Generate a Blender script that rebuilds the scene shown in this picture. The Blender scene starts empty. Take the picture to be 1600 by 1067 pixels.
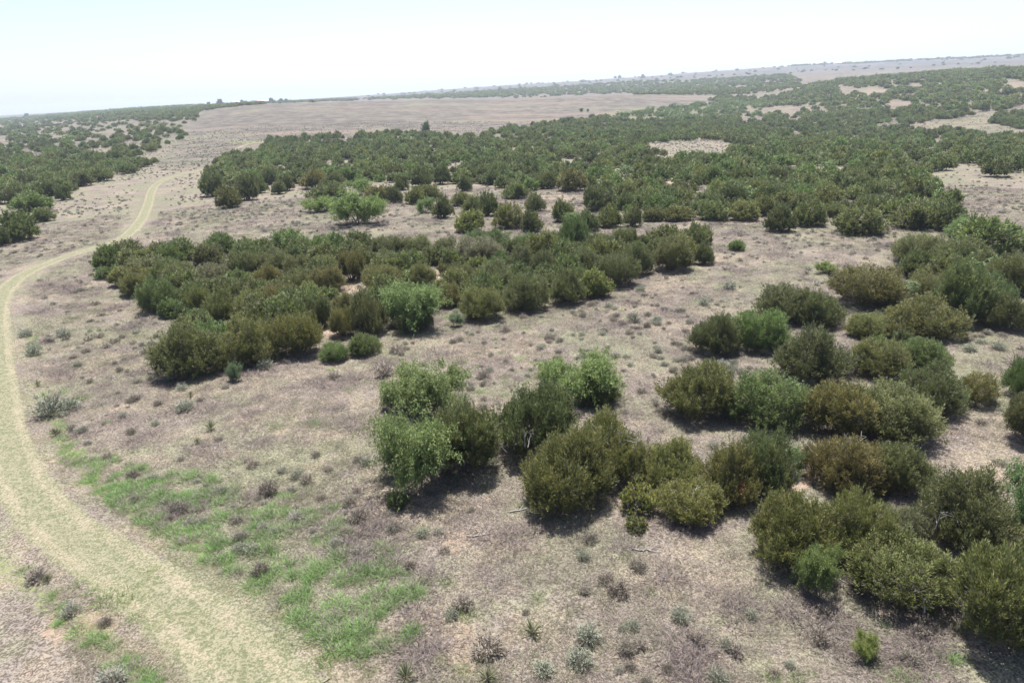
import bpy, math, numpy as np
from mathutils import Matrix

# ------------------------------------------------------------------ camera
F = 1066.0                     # focal length in photo pixels (1600 wide)
CAM_H = 16.0
PITCH, ROLL = math.radians(19.78), math.radians(2.2)
cp, sp = math.cos(PITCH), math.sin(PITCH)
fwd = np.array([0, cp, -sp]); rt0 = np.array([1.0, 0, 0]); up0 = np.array([0, sp, cp])
rt = math.cos(ROLL) * rt0 - math.sin(ROLL) * up0
up = math.cos(ROLL) * up0 + math.sin(ROLL) * rt0
scene = bpy.context.scene
cd = bpy.data.cameras.new('camera'); cam = bpy.data.objects.new('camera', cd)
scene.collection.objects.link(cam)
M = Matrix.Identity(4)
for i in range(3):
    M[i][0], M[i][1], M[i][2] = rt[i], up[i], -fwd[i]
M[2][3] = CAM_H
cam.matrix_world = M
cd.sensor_width = 36; cd.lens = 36 * F / 1600; cd.clip_start = 0.1; cd.clip_end = 20000
scene.camera = cam

# ------------------------------------------------------------------ sky, sun, exposure
SUN_EL, SUN_AZ = math.radians(71), math.radians(3)      # azimuth clockwise from +Y (the viewing direction)
w = bpy.data.worlds.new('World'); scene.world = w; w.use_nodes = True
nt = w.node_tree; nt.nodes.clear()
sky = nt.nodes.new('ShaderNodeTexSky'); sky.sky_type = 'NISHITA'; sky.sun_disc = False
sky.sun_elevation = SUN_EL; sky.sun_rotation = SUN_AZ
sky.altitude = 600; sky.air_density = 0.58; sky.dust_density = 2.9; sky.ozone_density = 1.0
bg = nt.nodes.new('ShaderNodeBackground'); bg.inputs[1].default_value = 0.15
wo = nt.nodes.new('ShaderNodeOutputWorld')
nt.links.new(sky.outputs[0], bg.inputs[0]); nt.links.new(bg.outputs[0], wo.inputs[0])
sd = bpy.data.lights.new('sun', 'SUN'); sun = bpy.data.objects.new('sun', sd); scene.collection.objects.link(sun)
sd.energy = 5.0; sd.angle = math.radians(0.5); sd.color = (1.0, 0.955, 0.89)
sun.rotation_euler = (-(math.pi / 2 - SUN_EL), 0, -SUN_AZ)
scene.view_settings.view_transform = 'Standard'; scene.view_settings.look = 'None'
scene.view_settings.exposure = 0.97; scene.view_settings.gamma = 1.0
scene.view_settings.use_curve_mapping = False
scene.cycles.volume_bounces = 0
scene.cycles.max_bounces = 6; scene.cycles.diffuse_bounces = 2; scene.cycles.glossy_bounces = 1
scene.cycles.transmission_bounces = 3; scene.cycles.transparent_max_bounces = 4

COL = scene.collection
LIB = bpy.data.collections.new('library')               # sources for scattered stuff, not in the scene
rng = np.random.default_rng(11)

# ------------------------------------------------------------------ maths helpers
def vn(x, y, s):
    xi = np.floor(x).astype(np.int64); yi = np.floor(y).astype(np.int64)
    fx = x - xi; fy = y - yi
    fx = fx * fx * (3 - 2 * fx); fy = fy * fy * (3 - 2 * fy)
    def h(a, b):
        n = (a * 374761393 + b * 668265263 + s * 982451653) & 0xffffffff
        n = ((n ^ (n >> 13)) * 1274126177) & 0xffffffff
        return ((n ^ (n >> 16)) & 0xffff) / 65535.0
    return (h(xi, yi) * (1 - fx) + h(xi + 1, yi) * fx) * (1 - fy) + (h(xi, yi + 1) * (1 - fx) + h(xi + 1, yi + 1) * fx) * fy
def fbm(x, y, s, o=3):
    t = 0; a = 0.5
    for k in range(o):
        t = t + a * (vn(x * 2 ** k + 17.3 * k, y * 2 ** k - 9.1 * k, s + k) - 0.5); a *= 0.5
    return t * 2
def sstep(a, b, x):
    t = np.clip((x - a) / (b - a), 0, 1); return t * t * (3 - 2 * t)

# terrain: heights in metres, columns by compass direction, rows by distance
RR = np.array([0, 150, 250, 350, 500, 700, 1000, 1500, 2500, 4000, 7000.])
XC = np.array([-300, 0, 200, 400, 600, 800, 1000, 1200, 1400, 1600, 1900.])
ZT = np.array([
    [0, 0, 0, 0, 0, 1, 1, 3, 8, 10, 12],
    [0, 0, 0, 0, 0, 1, 2, 5, 12, 14, 16],
    [0, 0, 0, 2, 4, 8, 12, 15, 21, 24, 28],
    [0, 0, 0, 3, 9, 17.5, 17, 20, 25, 30, 32],
    [0, 0, 0, 2, 8, 16.5, 14, 20, 36, 42, 44],
    [0, 0, 0, 0, 5, 12.5, 11, 26, 51, 54, 54],
    [0, 0, -1, -2, 4, 14, 8, 31, 60, 62, 62],
    [0, 0, -2, -4, -2, 6, 20, 36, 74, 76, 76],
    [0, 0, -3, -6, 4, 18, 22, 36, 74, 76, 76],
    [0, 0, -3, -6, 6, 20, 25, 36, 72, 76, 76],
    [0, 0, -2, -4, 6, 20, 26, 36, 70, 76, 76.]])
AZC = np.arctan((XC - 800) / F * cp)
GA = np.linspace(-math.pi, math.pi, 721); GL = np.linspace(math.log(40), math.log(7000), 220)
_t = np.stack([np.interp(np.exp(GL), RR, row) for row in ZT])
_azx = np.concatenate([[-math.pi], AZC, [math.pi]]); _t = np.concatenate([_t[:1] * 0.5, _t, _t[-1:] * 0.5])
G = np.stack([np.interp(GA, _azx, _t[:, j]) for j in range(len(GL))], axis=1)
def blur(a, n, ax):
    k = np.hanning(n + 2)[1:-1]; k /= k.sum()
    p = np.take(a, np.clip(np.arange(-(n // 2), a.shape[ax] + n // 2), 0, a.shape[ax] - 1), axis=ax)
    return np.apply_along_axis(lambda v: np.convolve(v, k, 'valid'), ax, p)
G = blur(blur(G, 9, 0), 11, 1)
def terr(x, y):
    x = np.asarray(x, float); y = np.asarray(y, float)
    r = np.hypot(x, y); az = np.arctan2(x, y)
    u = (az + math.pi) / (2 * math.pi) * 720; v = (np.log(np.maximum(r, 40.001)) - GL[0]) / (GL[-1] - GL[0]) * 219
    u = np.clip(u, 0, 719.999); v = np.clip(v, 0, 218.999)
    ui = u.astype(int); vi = v.astype(int); fu = u - ui; fv = v - vi
    z = (G[ui, vi] * (1 - fu) + G[ui + 1, vi] * fu) * (1 - fv) + (G[ui, vi + 1] * (1 - fu) + G[ui + 1, vi + 1] * fu) * fv
    z = z + fbm(x / 5, y / 5, 3, 3) * 0.10 + fbm(x / 38, y / 38, 9, 2) * 0.35
    far = sstep(230, 600, r)
    g = fbm(x / 150, y / 150, 21, 3)
    return z + far * (g * 2.6 - 1.6 * np.exp(-(fbm(x / 210, y / 210, 31, 2) / 0.09) ** 2)) * (0.35 + 0.65 * sstep(-0.05, 0.25, az))
def ray(px, py):
    px = np.asarray(px, float)[..., None]; py = np.asarray(py, float)[..., None]
    d = fwd + (px - 800) / F * rt - (py - 533.5) / F * up
    return d / np.linalg.norm(d, axis=-1, keepdims=True)
TS = np.exp(np.linspace(math.log(8), math.log(6800), 700))
def ground_at(px, py):
    d = ray(np.atleast_1d(px), np.atleast_1d(py))
    P = d[:, None, :] * TS[None, :, None]
    dz = P[..., 2] + CAM_H - terr(P[..., 0], P[..., 1])
    hit = dz < 0
    k = np.where(hit.any(1), hit.argmax(1), len(TS) - 1); k = np.maximum(k, 1)
    i = np.arange(len(k)); a = dz[i, k - 1]; b = dz[i, k]
    f = np.where(hit.any(1), a / np.maximum(a - b, 1e-9), 1)
    t = TS[k - 1] + (TS[k] - TS[k - 1]) * f
    X = d * t[:, None]
    return np.stack([X[:, 0], X[:, 1], terr(X[:, 0], X[:, 1])], 1)
def project(P):
    q = P - np.array([0, 0, CAM_H]); z = q @ fwd; z = np.where(z < 0.1, 0.1, z)
    return 800 + F * (q @ rt) / z, 533.5 - F * (q @ up) / z, z
def inpoly(x, y, poly):
    c = np.zeros(np.shape(x), bool); n = len(poly)
    for i in range(n):
        x0, y0 = poly[i]; x1, y1 = poly[i - 1]
        if y0 == y1: continue
        c ^= ((y0 > y) != (y1 > y)) & (x < (x1 - x0) * (y - y0) / (y1 - y0) + x0)
    return c

# ------------------------------------------------------------------ mesh helpers
def mesh_np(name, V, Q, mat, smooth=False, var=None, col=None):
    me = bpy.data.meshes.new(name)
    V = np.asarray(V, np.float32); Q = np.asarray(Q, np.int32); k = Q.shape[1]
    me.vertices.add(len(V)); me.vertices.foreach_set('co', V.ravel())
    me.loops.add(Q.size); me.loops.foreach_set('vertex_index', Q.ravel())
    me.polygons.add(len(Q)); me.polygons.foreach_set('loop_start', np.arange(0, Q.size, k, dtype=np.int32))
    if smooth: me.polygons.foreach_set('use_smooth', np.ones(len(Q), bool))
    if var is not None:
        a = me.attributes.new('var', 'FLOAT', 'FACE'); a.data.foreach_set('value', np.asarray(var, np.float32))
    if col is not None:
        for nm, arr in col.items():
            a = me.attributes.new(nm, 'FLOAT', 'POINT'); a.data.foreach_set('value', np.asarray(arr, np.float32))
    me.materials.append(mat); me.update(calc_edges=True); me.validate()
    return me
def unit(v): return v / np.maximum(np.linalg.norm(v, axis=-1, keepdims=True), 1e-9)
def blades(P, D, L, W, r, droop=0.0):
    """diamond leaf faces from P along D"""
    n = len(P); D = unit(D); S = unit(np.cross(D, unit(r.normal(size=(n, 3)))))
    L = L[:, None]; W = W[:, None]
    mid = P + D * L * 0.45; tip = P + D * L; tip[:, 2] -= droop * L[:, 0]
    V = np.stack([P, mid + S * W / 2, tip, mid - S * W / 2], 1).reshape(-1, 3)
    return V, np.arange(4 * n).reshape(n, 4)
def tube(pts, rad, sides=5):
    pts = np.asarray(pts, float); n = len(pts)
    T = unit(np.gradient(pts, axis=0)); a = unit(np.cross(T, np.array([0.31, 0.87, 0.11]) + 1e-3)); b = np.cross(T, a)
    an = np.arange(sides) * 2 * math.pi / sides
    V = (pts[:, None] + np.asarray(rad)[:, None, None] * (np.cos(an)[None, :, None] * a[:, None] + np.sin(an)[None, :, None] * b[:, None])).reshape(-1, 3)
    Q = [[i * sides + j, i * sides + (j + 1) % sides, (i + 1) * sides + (j + 1) % sides, (i + 1) * sides + j] for i in range(n - 1) for j in range(sides)]
    return V, np.array(Q)
def join(parts):
    V = []; Q = []; o = 0
    for v, q in parts:
        V.append(v); Q.append(q + o); o += len(v)
    return np.concatenate(V), np.concatenate(Q)
def obj(name, me, parent=None, coll=None):
    o = bpy.data.objects.new(name, me); (coll or COL).objects.link(o)
    if parent: o.parent = parent
    return o
def tag(o, label=None, cat=None, group=None, kind=None):
    for k, v in (('label', label), ('category', cat), ('group', group), ('kind', kind)):
        if v: o[k] = v
    return o

# ------------------------------------------------------------------ materials
class NB:
    def __init__(s, name):
        s.m = bpy.data.materials.new(name); s.m.use_nodes = True; s.t = s.m.node_tree; s.t.nodes.clear()
    def n(s, ty, **kw):
        x = s.t.nodes.new(ty)
        for k, v in kw.items(): setattr(x, k, v)
        return x
    def set(s, sock, v):
        if hasattr(v, 'is_output'): s.t.links.new(v, sock)
        else: sock.default_value = v
    def mix(s, f, a, b, bt='MIX'):
        x = s.n('ShaderNodeMix', data_type='RGBA', blend_type=bt)
        s.set(x.inputs[0], f)
        for sk, v in ((x.inputs[6], a), (x.inputs[7], b)):
            s.set(sk, v if hasattr(v, 'is_output') else (*v, 1))
        return x.outputs[2]
    def math(s, op, a, b=0.0, c=0.0, clamp=False):
        x = s.n('ShaderNodeMath', operation=op, use_clamp=clamp)
        for i, v in enumerate((a, b, c)): s.set(x.inputs[i], v)
        return x.outputs[0]
    def ramp(s, v, lo, hi):
        x = s.n('ShaderNodeMapRange', interpolation_type='SMOOTHSTEP')
        s.set(x.inputs[0], v); x.inputs[1].default_value = lo; x.inputs[2].default_value = hi
        return x.outputs[0]
    def noise(s, vec, scale, detail=3, rough=0.55):
        x = s.n('ShaderNodeTexNoise'); s.set(x.inputs['Vector'], vec)
        x.inputs['Scale'].default_value = scale; x.inputs['Detail'].default_value = detail; x.inputs['Roughness'].default_value = rough
        return x.outputs[0]
    def attr(s, name, ty='GEOMETRY', out='Fac'):
        return s.n('ShaderNodeAttribute', attribute_name=name, attribute_type=ty).outputs[out]
    def out(s, sh):
        o = s.n('ShaderNodeOutputMaterial'); s.t.links.new(sh, o.inputs[0]); return s.m

def leaf_mat(name, tinted, c0, c1, trans=0.42, rough=0.55, spec=0.25, upn=1.0, twig=None):
    """foliage: two tones over the leaves, tinted per plant; tinted = 'object' colour or per-'instance' attribute"""
    b = NB(name)
    v = b.attr('var')
    c = b.mix(v, c0, c1)
    if tinted == 'object': t = b.n('ShaderNodeObjectInfo').outputs['Color']
    else: t = b.attr('tint', 'INSTANCER', 'Color')
    c = b.mix(1.0, c, t, 'MULTIPLY')
    if twig: c = b.mix(b.ramp(v, .01, .05), twig, c)
    p = b.n('ShaderNodeBsdfPrincipled'); b.set(p.inputs['Base Color'], c); p.inputs['Roughness'].default_value = rough
    ad = b.n('ShaderNodeVectorMath', operation='ADD'); b.t.links.new(b.n('ShaderNodeNewGeometry').outputs['Normal'], ad.inputs[0]); ad.inputs[1].default_value = (0, 0, upn)
    nm = b.n('ShaderNodeVectorMath', operation='NORMALIZE'); b.t.links.new(ad.outputs[0], nm.inputs[0]); b.t.links.new(nm.outputs[0], p.inputs['Normal'])
    p.inputs['Specular IOR Level'].default_value = spec
    tr = b.n('ShaderNodeBsdfTranslucent'); b.set(tr.inputs[0], c)
    mx = b.n('ShaderNodeMixShader'); mx.inputs[0].default_value = trans
    b.t.links.new(p.outputs[0], mx.inputs[1]); b.t.links.new(tr.outputs[0], mx.inputs[2])
    return b.out(mx.outputs[0])
def plain(name, c0, c1, scale=8.0, rough=0.85):
    b = NB(name); g = b.n('ShaderNodeNewGeometry').outputs['Position']
    p = b.n('ShaderNodeBsdfPrincipled'); b.set(p.inputs['Base Color'], b.mix(b.noise(g, scale, 4), c0, c1))
    p.inputs['Roughness'].default_value = rough; p.inputs['Specular IOR Level'].default_value = 0.2
    return b.out(p.outputs[0])

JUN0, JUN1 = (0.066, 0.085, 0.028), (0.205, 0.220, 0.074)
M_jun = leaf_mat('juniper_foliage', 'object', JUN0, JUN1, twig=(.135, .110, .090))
M_jun_i = leaf_mat('juniper_foliage_far', 'instance', JUN0, JUN1, twig=(.135, .110, .090))
M_mes = leaf_mat('mesquite_foliage', 'object', (0.118, 0.160, 0.050), (0.215, 0.270, 0.092), trans=0.4)
M_mes_i = leaf_mat('mesquite_foliage_far', 'instance', (0.118, 0.160, 0.050), (0.215, 0.270, 0.092), trans=0.4)
M_sage = leaf_mat('sage_twigs', 'object', (0.15, 0.135, 0.115), (0.25, 0.25, 0.205), trans=0.35)
M_sage_i = leaf_mat('scrub_twigs', 'instance', (0.15, 0.135, 0.115), (0.25, 0.25, 0.205), trans=0.35)
M_grass_i = leaf_mat('grass_blades', 'instance', (0.7, 0.7, 0.7), (1.3, 1.3, 1.3), trans=0.4, upn=2.0)
M_grass = leaf_mat('grass_clump_blades', 'object', (0.7, 0.7, 0.7), (1.3, 1.3, 1.3), trans=0.4, upn=2.0)
M_bark = plain('juniper_bark', (0.10, 0.08, 0.065), (0.20, 0.165, 0.14), 12)
M_dead = plain('dead_wood', (0.24, 0.225, 0.21), (0.40, 0.38, 0.36), 10)
M_rust = leaf_mat('rusty_foliage', 'object', (0.12, 0.060, 0.022), (0.20, 0.10, 0.04))

def ground_mat():
    b = NB('rangeland_ground')
    g = b.n('ShaderNodeNewGeometry').outputs['Position']
    n1 = b.noise(g, 0.06, 4, 0.6); n2 = b.noise(g, 0.55, 4, 0.62); n3 = b.noise(g, 3.2, 3, 0.65); n4 = b.noise(g, 14, 3, 0.7)
    n5 = b.noise(g, 0.22, 4, 0.6); n6 = b.noise(g, 1.1, 5, 0.7); n7 = b.noise(g, 0.13, 3, 0.55); n8 = b.noise(g, 7.0, 2, 0.6)
    sand = b.mix(b.ramp(n3, .35, .65), (0.225, 0.168, 0.125), (0.305, 0.25, 0.193))
    grain = b.ramp(b.math('ADD', b.math('MULTIPLY', n4, .6), b.math('MULTIPLY', n8, .4)), .40, .60)
    litter = b.mix(grain, (0.084, 0.070, 0.059), (0.226, 0.195, 0.168))
    straw = b.mix(grain, (0.125, 0.104, 0.075), (0.290, 0.250, 0.190))
    weed = b.mix(grain, (0.062, 0.049, 0.043), (0.168, 0.140, 0.126))
    grn = b.mix(grain, (0.082, 0.088, 0.053), (0.205, 0.205, 0.138))
    c = b.mix(b.math('MULTIPLY', b.ramp(b.math('ADD', n5, b.math('MULTIPLY', b.math('SUBTRACT', n6, .5), .6)), .40, .60), .85), litter, straw)
    c = b.mix(b.math('MULTIPLY', b.ramp(b.math('ADD', n7, b.math('MULTIPLY', b.math('SUBTRACT', n6, .5), .5)), .42, .60), .85), c, grn)
    c = b.mix(b.math('MULTIPLY', b.ramp(b.math('ADD', n6, b.math('MULTIPLY', b.math('SUBTRACT', n5, .5), -.6)), .54, .68), .8), c, weed)
    sm = b.ramp(b.math('ADD', b.math('ADD', n2, b.math('MULTIPLY', b.math('SUBTRACT', n4, .5), .55)), b.attr('sand')), .60, .74)
    c = b.mix(sm, c, sand)
    # far fields: mauve grey herbage with red soil showing
    mp = b.n('ShaderNodeMapping'); b.t.links.new(g, mp.inputs[0]); mp.inputs['Scale'].default_value = (.35, 1.6, 1); mp.inputs['Rotation'].default_value = (0, 0, .12)
    f1 = b.noise(mp.outputs[0], 0.018, 6, 0.68); f2 = b.noise(g, 0.011, 6, 0.7); f3 = b.noise(g, 0.11, 5, 0.75); f4 = b.noise(g, 0.45, 3, 0.7)
    fld = b.mix(b.ramp(f3, .40, .62), (0.066, 0.059, 0.051), (0.148, 0.129, 0.110))
    fld = b.mix(b.math('MULTIPLY', b.ramp(f1, .50, .66), .8), fld, (0.190, 0.142, 0.113))
    fld = b.mix(b.math('MULTIPLY', b.ramp(f2, .52, .66), .8), fld, (0.150, 0.150, 0.095))
    fld = b.mix(b.math('MULTIPLY', b.ramp(f4, .52, .68), .55), fld, (0.070, 0.072, 0.052))
    fld = b.mix(b.attr('ridge'), fld, b.mix(b.ramp(f2, .42, .6), (0.072, 0.072, 0.068), (0.112, 0.104, 0.097)))
    c = b.mix(b.math('MULTIPLY', b.attr('field'), .9), c, fld)
    gr = b.mix(b.ramp(n3, .3, .7), (0.09, 0.12, 0.04), (0.19, 0.215, 0.095))
    gm = b.ramp(b.math('ADD', b.attr('green'), b.math('MULTIPLY', b.math('SUBTRACT', n3, .5), .9)), .35, .8)
    c = b.mix(gm, c, gr)
    # the two-track: straw-coloured short grass on sand, bare wheel lines
    tw = b.attr('track'); wheel = b.attr('wheel')
    st = b.mix(b.ramp(b.math('ADD', b.math('ADD', b.math('MULTIPLY', n4, .6), b.math('MULTIPLY', n8, .4)), b.math('MULTIPLY', b.math('SUBTRACT', n3, .5), .35)), .40, .60), (0.112, 0.122, 0.068), (0.228, 0.212, 0.145))
    st = b.mix(b.ramp(b.math('ADD', wheel, b.math('MULTIPLY', b.math('SUBTRACT', b.math('ADD', b.math('MULTIPLY', n2, .5), b.math('MULTIPLY', n8, .5)), .5), 1.5)), .25, .9), st, b.mix(b.ramp(n4, .35, .65), (0.215, 0.182, 0.128), (0.315, 0.272, 0.20)))
    tm = b.ramp(b.math('ADD', tw, b.math('MULTIPLY', b.math('SUBTRACT', b.noise(g, 1.7, 5, .75), .5), 1.3)), .18, .70)
    c = b.mix(tm, c, st)
    p = b.n('ShaderNodeBsdfPrincipled'); b.set(p.inputs['Base Color'], c)
    p.inputs['Roughness'].default_value = 0.95; p.inputs['Specular IOR Level'].default_value = 0.1
    bp = b.n('ShaderNodeBump'); bp.inputs['Strength'].default_value = 0.7; bp.inputs['Distance'].default_value = 0.10
    b.set(bp.inputs['Height'], b.math('ADD', n3, b.math('MULTIPLY', n4, .45))); b.t.links.new(bp.outputs[0], p.inputs['Normal'])
    return b.out(p.outputs[0])
M_ground = ground_mat()

# ------------------------------------------------------------------ the layout of the land (photo outlines, cast onto the ground)
TRACK = [(440, 1110), (405, 1067), (330, 990), (240, 922), (150, 868), (75, 812), (28, 745), (8, 680), (0, 610), (-6, 550), (-8, 500), (0, 462),
         (25, 436), (60, 418), (110, 399), (150, 388), (185, 378), (207, 362), (224, 340), (232, 318), (236, 300), (244, 288), (265, 277), (300, 269), (325, 264)]
TRACK2 = [(325, 264), (345, 252), (362, 239), (374, 231), (386, 226), (410, 223), (440, 221)]
GREEN_POLY = [(130, 742), (175, 722), (260, 730), (330, 752), (420, 765), (520, 790), (600, 850), (650, 930), (640, 1010), (560, 1040), (490, 1020), (430, 985), (330, 935), (250, 880), (190, 815)]
SANDS = [  # x, y, half-width, half-height in photo pixels, strength
    (545, 452, 22, 10, .4), (690, 425, 12, 24, .4), (795, 418, 14, 8, .4), (1225, 292, 95, 24, .25), (1130, 345, 80, 8, .15), (1365, 143, 26, 8, .5), (1325, 142, 18, 7, .35),
    (1432, 137, 10, 6, .45), (1585, 133, 18, 8, .5), (1405, 165, 22, 8, .4), (1240, 173, 55, 8, .4), (1540, 143, 9, 5, .4), (870, 318, 40, 18, .15),
    (160, 240, 40, 10, .2), (30, 365, 50, 10, .2), (1070, 400, 60, 15, .18), (740, 850, 60, 20, .1), (1240, 735, 40, 35, .35), (730, 690, 25, 40, .3), (520, 520, 16, 22, .3),
    (1270, 655, 30, 12, .2), (720, 1020, 50, 40, .16), (120, 985, 60, 30, .18), (1170, 172, 12, 6, .4), (1480, 195, 60, 4, .1), (1590, 205, 30, 3, .4), (960, 300, 60, 14, .12), (1055, 285, 14, 10, .3)]
FIELD = [(300, 168), (450, 158), (600, 156), (800, 154), (900, 151), (970, 147), (1040, 151), (1105, 157), (1060, 166), (980, 176), (870, 190), (770, 205), (740, 214), (640, 210), (520, 214), (420, 223), (380, 245), (330, 262), (250, 268), (245, 255), (290, 215), (310, 185)]
CLEAR = [[(1000, 228), (1060, 222), (1130, 219), (1146, 232), (1140, 246), (1060, 246), (1010, 239)],
         [(1440, 272), (1520, 278), (1600, 290), (1600, 340), (1500, 345), (1500, 320), (1470, 300)],
         [(1420, 196), (1500, 184), (1560, 172), (1545, 192), (1610, 206), (1560, 210), (1470, 202)],
         [(840, 300), (925, 300), (925, 338), (860, 345)]]
WOODS = [  # outline, distance range, how closed, crown width
    ('left', [(-60, 185), (100, 179), (320, 163), (306, 186), (292, 214), (262, 232), (245, 256), (205, 268), (145, 289), (95, 308), (40, 312), (-60, 330)], (60, 1700), .60),
    ('mid', [(325, 262), (352, 246), (400, 240), (415, 224), (520, 213), (640, 209), (745, 216), (770, 205), (870, 192), (980, 178), (1060, 168), (1105, 158), (1180, 172), (1290, 186), (1420, 198), (1560, 212), (1660, 216),
             (1660, 290), (1600, 283), (1450, 268), (1470, 300), (1500, 325), (1500, 340), (1440, 352), (1380, 352), (1200, 340), (1100, 336), (960, 335), (925, 320), (830, 300), (700, 286), (480, 285), (340, 292)], (80, 600), .90),
    ('hill', [(1105, 158), (1130, 150), (1190, 154), (1245, 142), (1275, 130), (1400, 119), (1500, 112), (1660, 104), (1660, 215), (1545, 200), (1556, 176), (1480, 190), (1400, 197), (1300, 188), (1180, 172)], (250, 1000), .86),
    ('band', [(560, 156), (700, 147), (830, 139), (960, 131), (1090, 125), (1235, 118), (1255, 131), (1245, 142), (1190, 154), (1105, 158), (1040, 151), (970, 146), (900, 149), (800, 153)], (760, 1700), .85),
    ('crest', [(1235, 100), (1400, 94), (1660, 84), (1660, 94), (1400, 102), (1235, 109)], (2300, 2600), .30),
    ('thicket', [(160, 425), (165, 400), (240, 392), (300, 400), (350, 392), (470, 395), (600, 398), (760, 400), (880, 390), (980, 395), (1040, 385), (1100, 385), (1100, 412), (1040, 425), (960, 450), (900, 475), (830, 488), (760, 500), (700, 480),
                 (650, 515), (580, 525), (530, 515), (480, 555), (400, 570), (320, 575), (270, 570), (290, 505), (240, 485), (200, 460)], (30, 120), .95),
    ('grove', [(1190, 510), (1230, 500), (1300, 500), (1340, 480), (1400, 470), (1440, 415), (1500, 425), (1560, 430), (1600, 460), (1600, 480), (1560, 505), (1500, 505), (1480, 530), (1450, 575), (1440, 640), (1400, 690), (1330, 690), (1270, 640), (1290, 600), (1300, 520)], (25, 120), .7),
    ('ridge', [(500, 150), (700, 135), (900, 122), (1100, 108), (1250, 100), (1660, 86), (1660, 106), (1300, 122), (1235, 118), (1090, 125), (830, 139), (600, 154)], (1500, 2700), .012),
    ('rim', [(310, 170), (420, 158), (560, 152), (560, 157), (450, 160), (400, 163), (320, 172)], (700, 1500), .75)]
MESQ_BANDS = [[(940, 175), (1000, 168), (1110, 158), (1190, 165), (1190, 178), (1060, 190), (960, 186)], [(-50, 182), (150, 172), (300, 166), (300, 172), (150, 182), (-50, 194)]]

tc = ground_at(*np.array(TRACK + TRACK2[1:], float).T)
def smooth_line(P, step):
    P = np.asarray(P)[:, :2]
    for _ in range(3):                                  # corner cutting
        Q = np.empty((2 * len(P), 2)); Q[0] = P[0]; Q[-1] = P[-1]
        Q[1:-1:2] = P[:-1] * .75 + P[1:] * .25; Q[2:-1:2] = P[:-1] * .25 + P[1:] * .75; P = Q
    d = np.concatenate([[0], np.cumsum(np.linalg.norm(np.diff(P, axis=0), axis=1))])
    s = np.arange(0, d[-1], step)
    return np.stack([np.interp(s, d, P[:, 0]), np.interp(s, d, P[:, 1])], 1)
TL = smooth_line(tc, 0.5)
def track_dist(x, y):
    sh = np.shape(x); x = np.ravel(x); y = np.ravel(y); out = np.full(len(x), 99.0)
    near = np.hypot(x, y) < 420; idx = np.where(near)[0]; T = TL[::3]
    for c in np.array_split(idx, max(1, len(idx) // 20000)):
        out[c] = np.sqrt(((x[c, None] - T[None, :, 0]) ** 2 + (y[c, None] - T[None, :, 1]) ** 2).min(1))
    return out.reshape(sh)

def masks(P):
    px, py, z = project(P); r = np.hypot(P[:, 0], P[:, 1]); front = (P[:, 1] > 2)
    wob = fbm(P[:, 0] / 2.5, P[:, 1] / 2.5, 51, 2)
    sand = np.zeros(len(P))
    for (x, y, a, b, s) in SANDS:
        d = np.hypot((px - x) / a, (py - y) / b) + wob * .35
        sand = np.maximum(sand, s * (1 - sstep(.6, 1.25, d)) * np.interp(r, [150, 400], [1, .62]))
    sand[~front] = 0
    n = 4; fx = px + 0; fy = py + 0
    inf = inpoly(px, py, FIELD) & (r < 1500) & front
    field = np.maximum(inf * 1.0, .75 * sstep(180, 380, r) + .25 * sstep(900, 1700, r))
    gp = inpoly(px + wob * 40, py + wob * 25, GREEN_POLY) & (r < 60) & front
    td = track_dist(P[:, 0], P[:, 1])
    edge = np.exp(-((td - 2.3) / .7) ** 2) * (r < 90) * (fbm(P[:, 0] / 4, P[:, 1] / 4, 77, 2) > -.1) * .55
    mead = inpoly(px, py, CLEAR[2]) * (r < 700) * front * .45
    strip = np.exp(-((py - 222 - (px - 400) * -.01) / 4) ** 2) * ((px > 355) & (px < 440) & (r < 600)) * .6
    mes = np.zeros(len(P))
    for poly in MESQ_BANDS: mes = np.maximum(mes, inpoly(px, py, poly) * front * .45)
    green = np.maximum.reduce([gp * .30, edge, mead, strip, mes])
    return sand, green, field, td

# ------------------------------------------------------------------ ground sheet
az = np.concatenate([np.linspace(-180, -52, 33)[:-1], np.linspace(-52, 52, 430), np.linspace(52, 180, 33)[1:]]) * math.pi / 180
az = az[:-1]
rad = np.concatenate([[2, 5], np.exp(np.linspace(math.log(8), math.log(6800), 520))])
A, R = np.meshgrid(az, rad)
gx = (R * np.sin(A)).ravel(); gy = (R * np.cos(A)).ravel()
V = np.stack([gx, gy, terr(gx, gy)], 1)
na, nr = len(az), len(rad)
i, j = np.meshgrid(np.arange(nr - 1), np.arange(na), indexing='ij')
Q = np.stack([i * na + j, (i + 1) * na + j, (i + 1) * na + (j + 1) % na, i * na + (j + 1) % na], -1).reshape(-1, 4)[:, ::-1]
V = np.concatenate([V, [[0, 0, float(terr(0., 0.))]]]); c0 = len(V) - 1
sand, green, field, td = masks(V)
me = mesh_np('ground', V, Q, M_ground, True, col={'sand': sand, 'green': green, 'field': field, 'ridge': sstep(1300, 1800, np.hypot(V[:, 0], V[:, 1])), 'track': sand * 0, 'wheel': sand * 0})
ground = tag(obj('ground', me), kind='structure')

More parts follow.
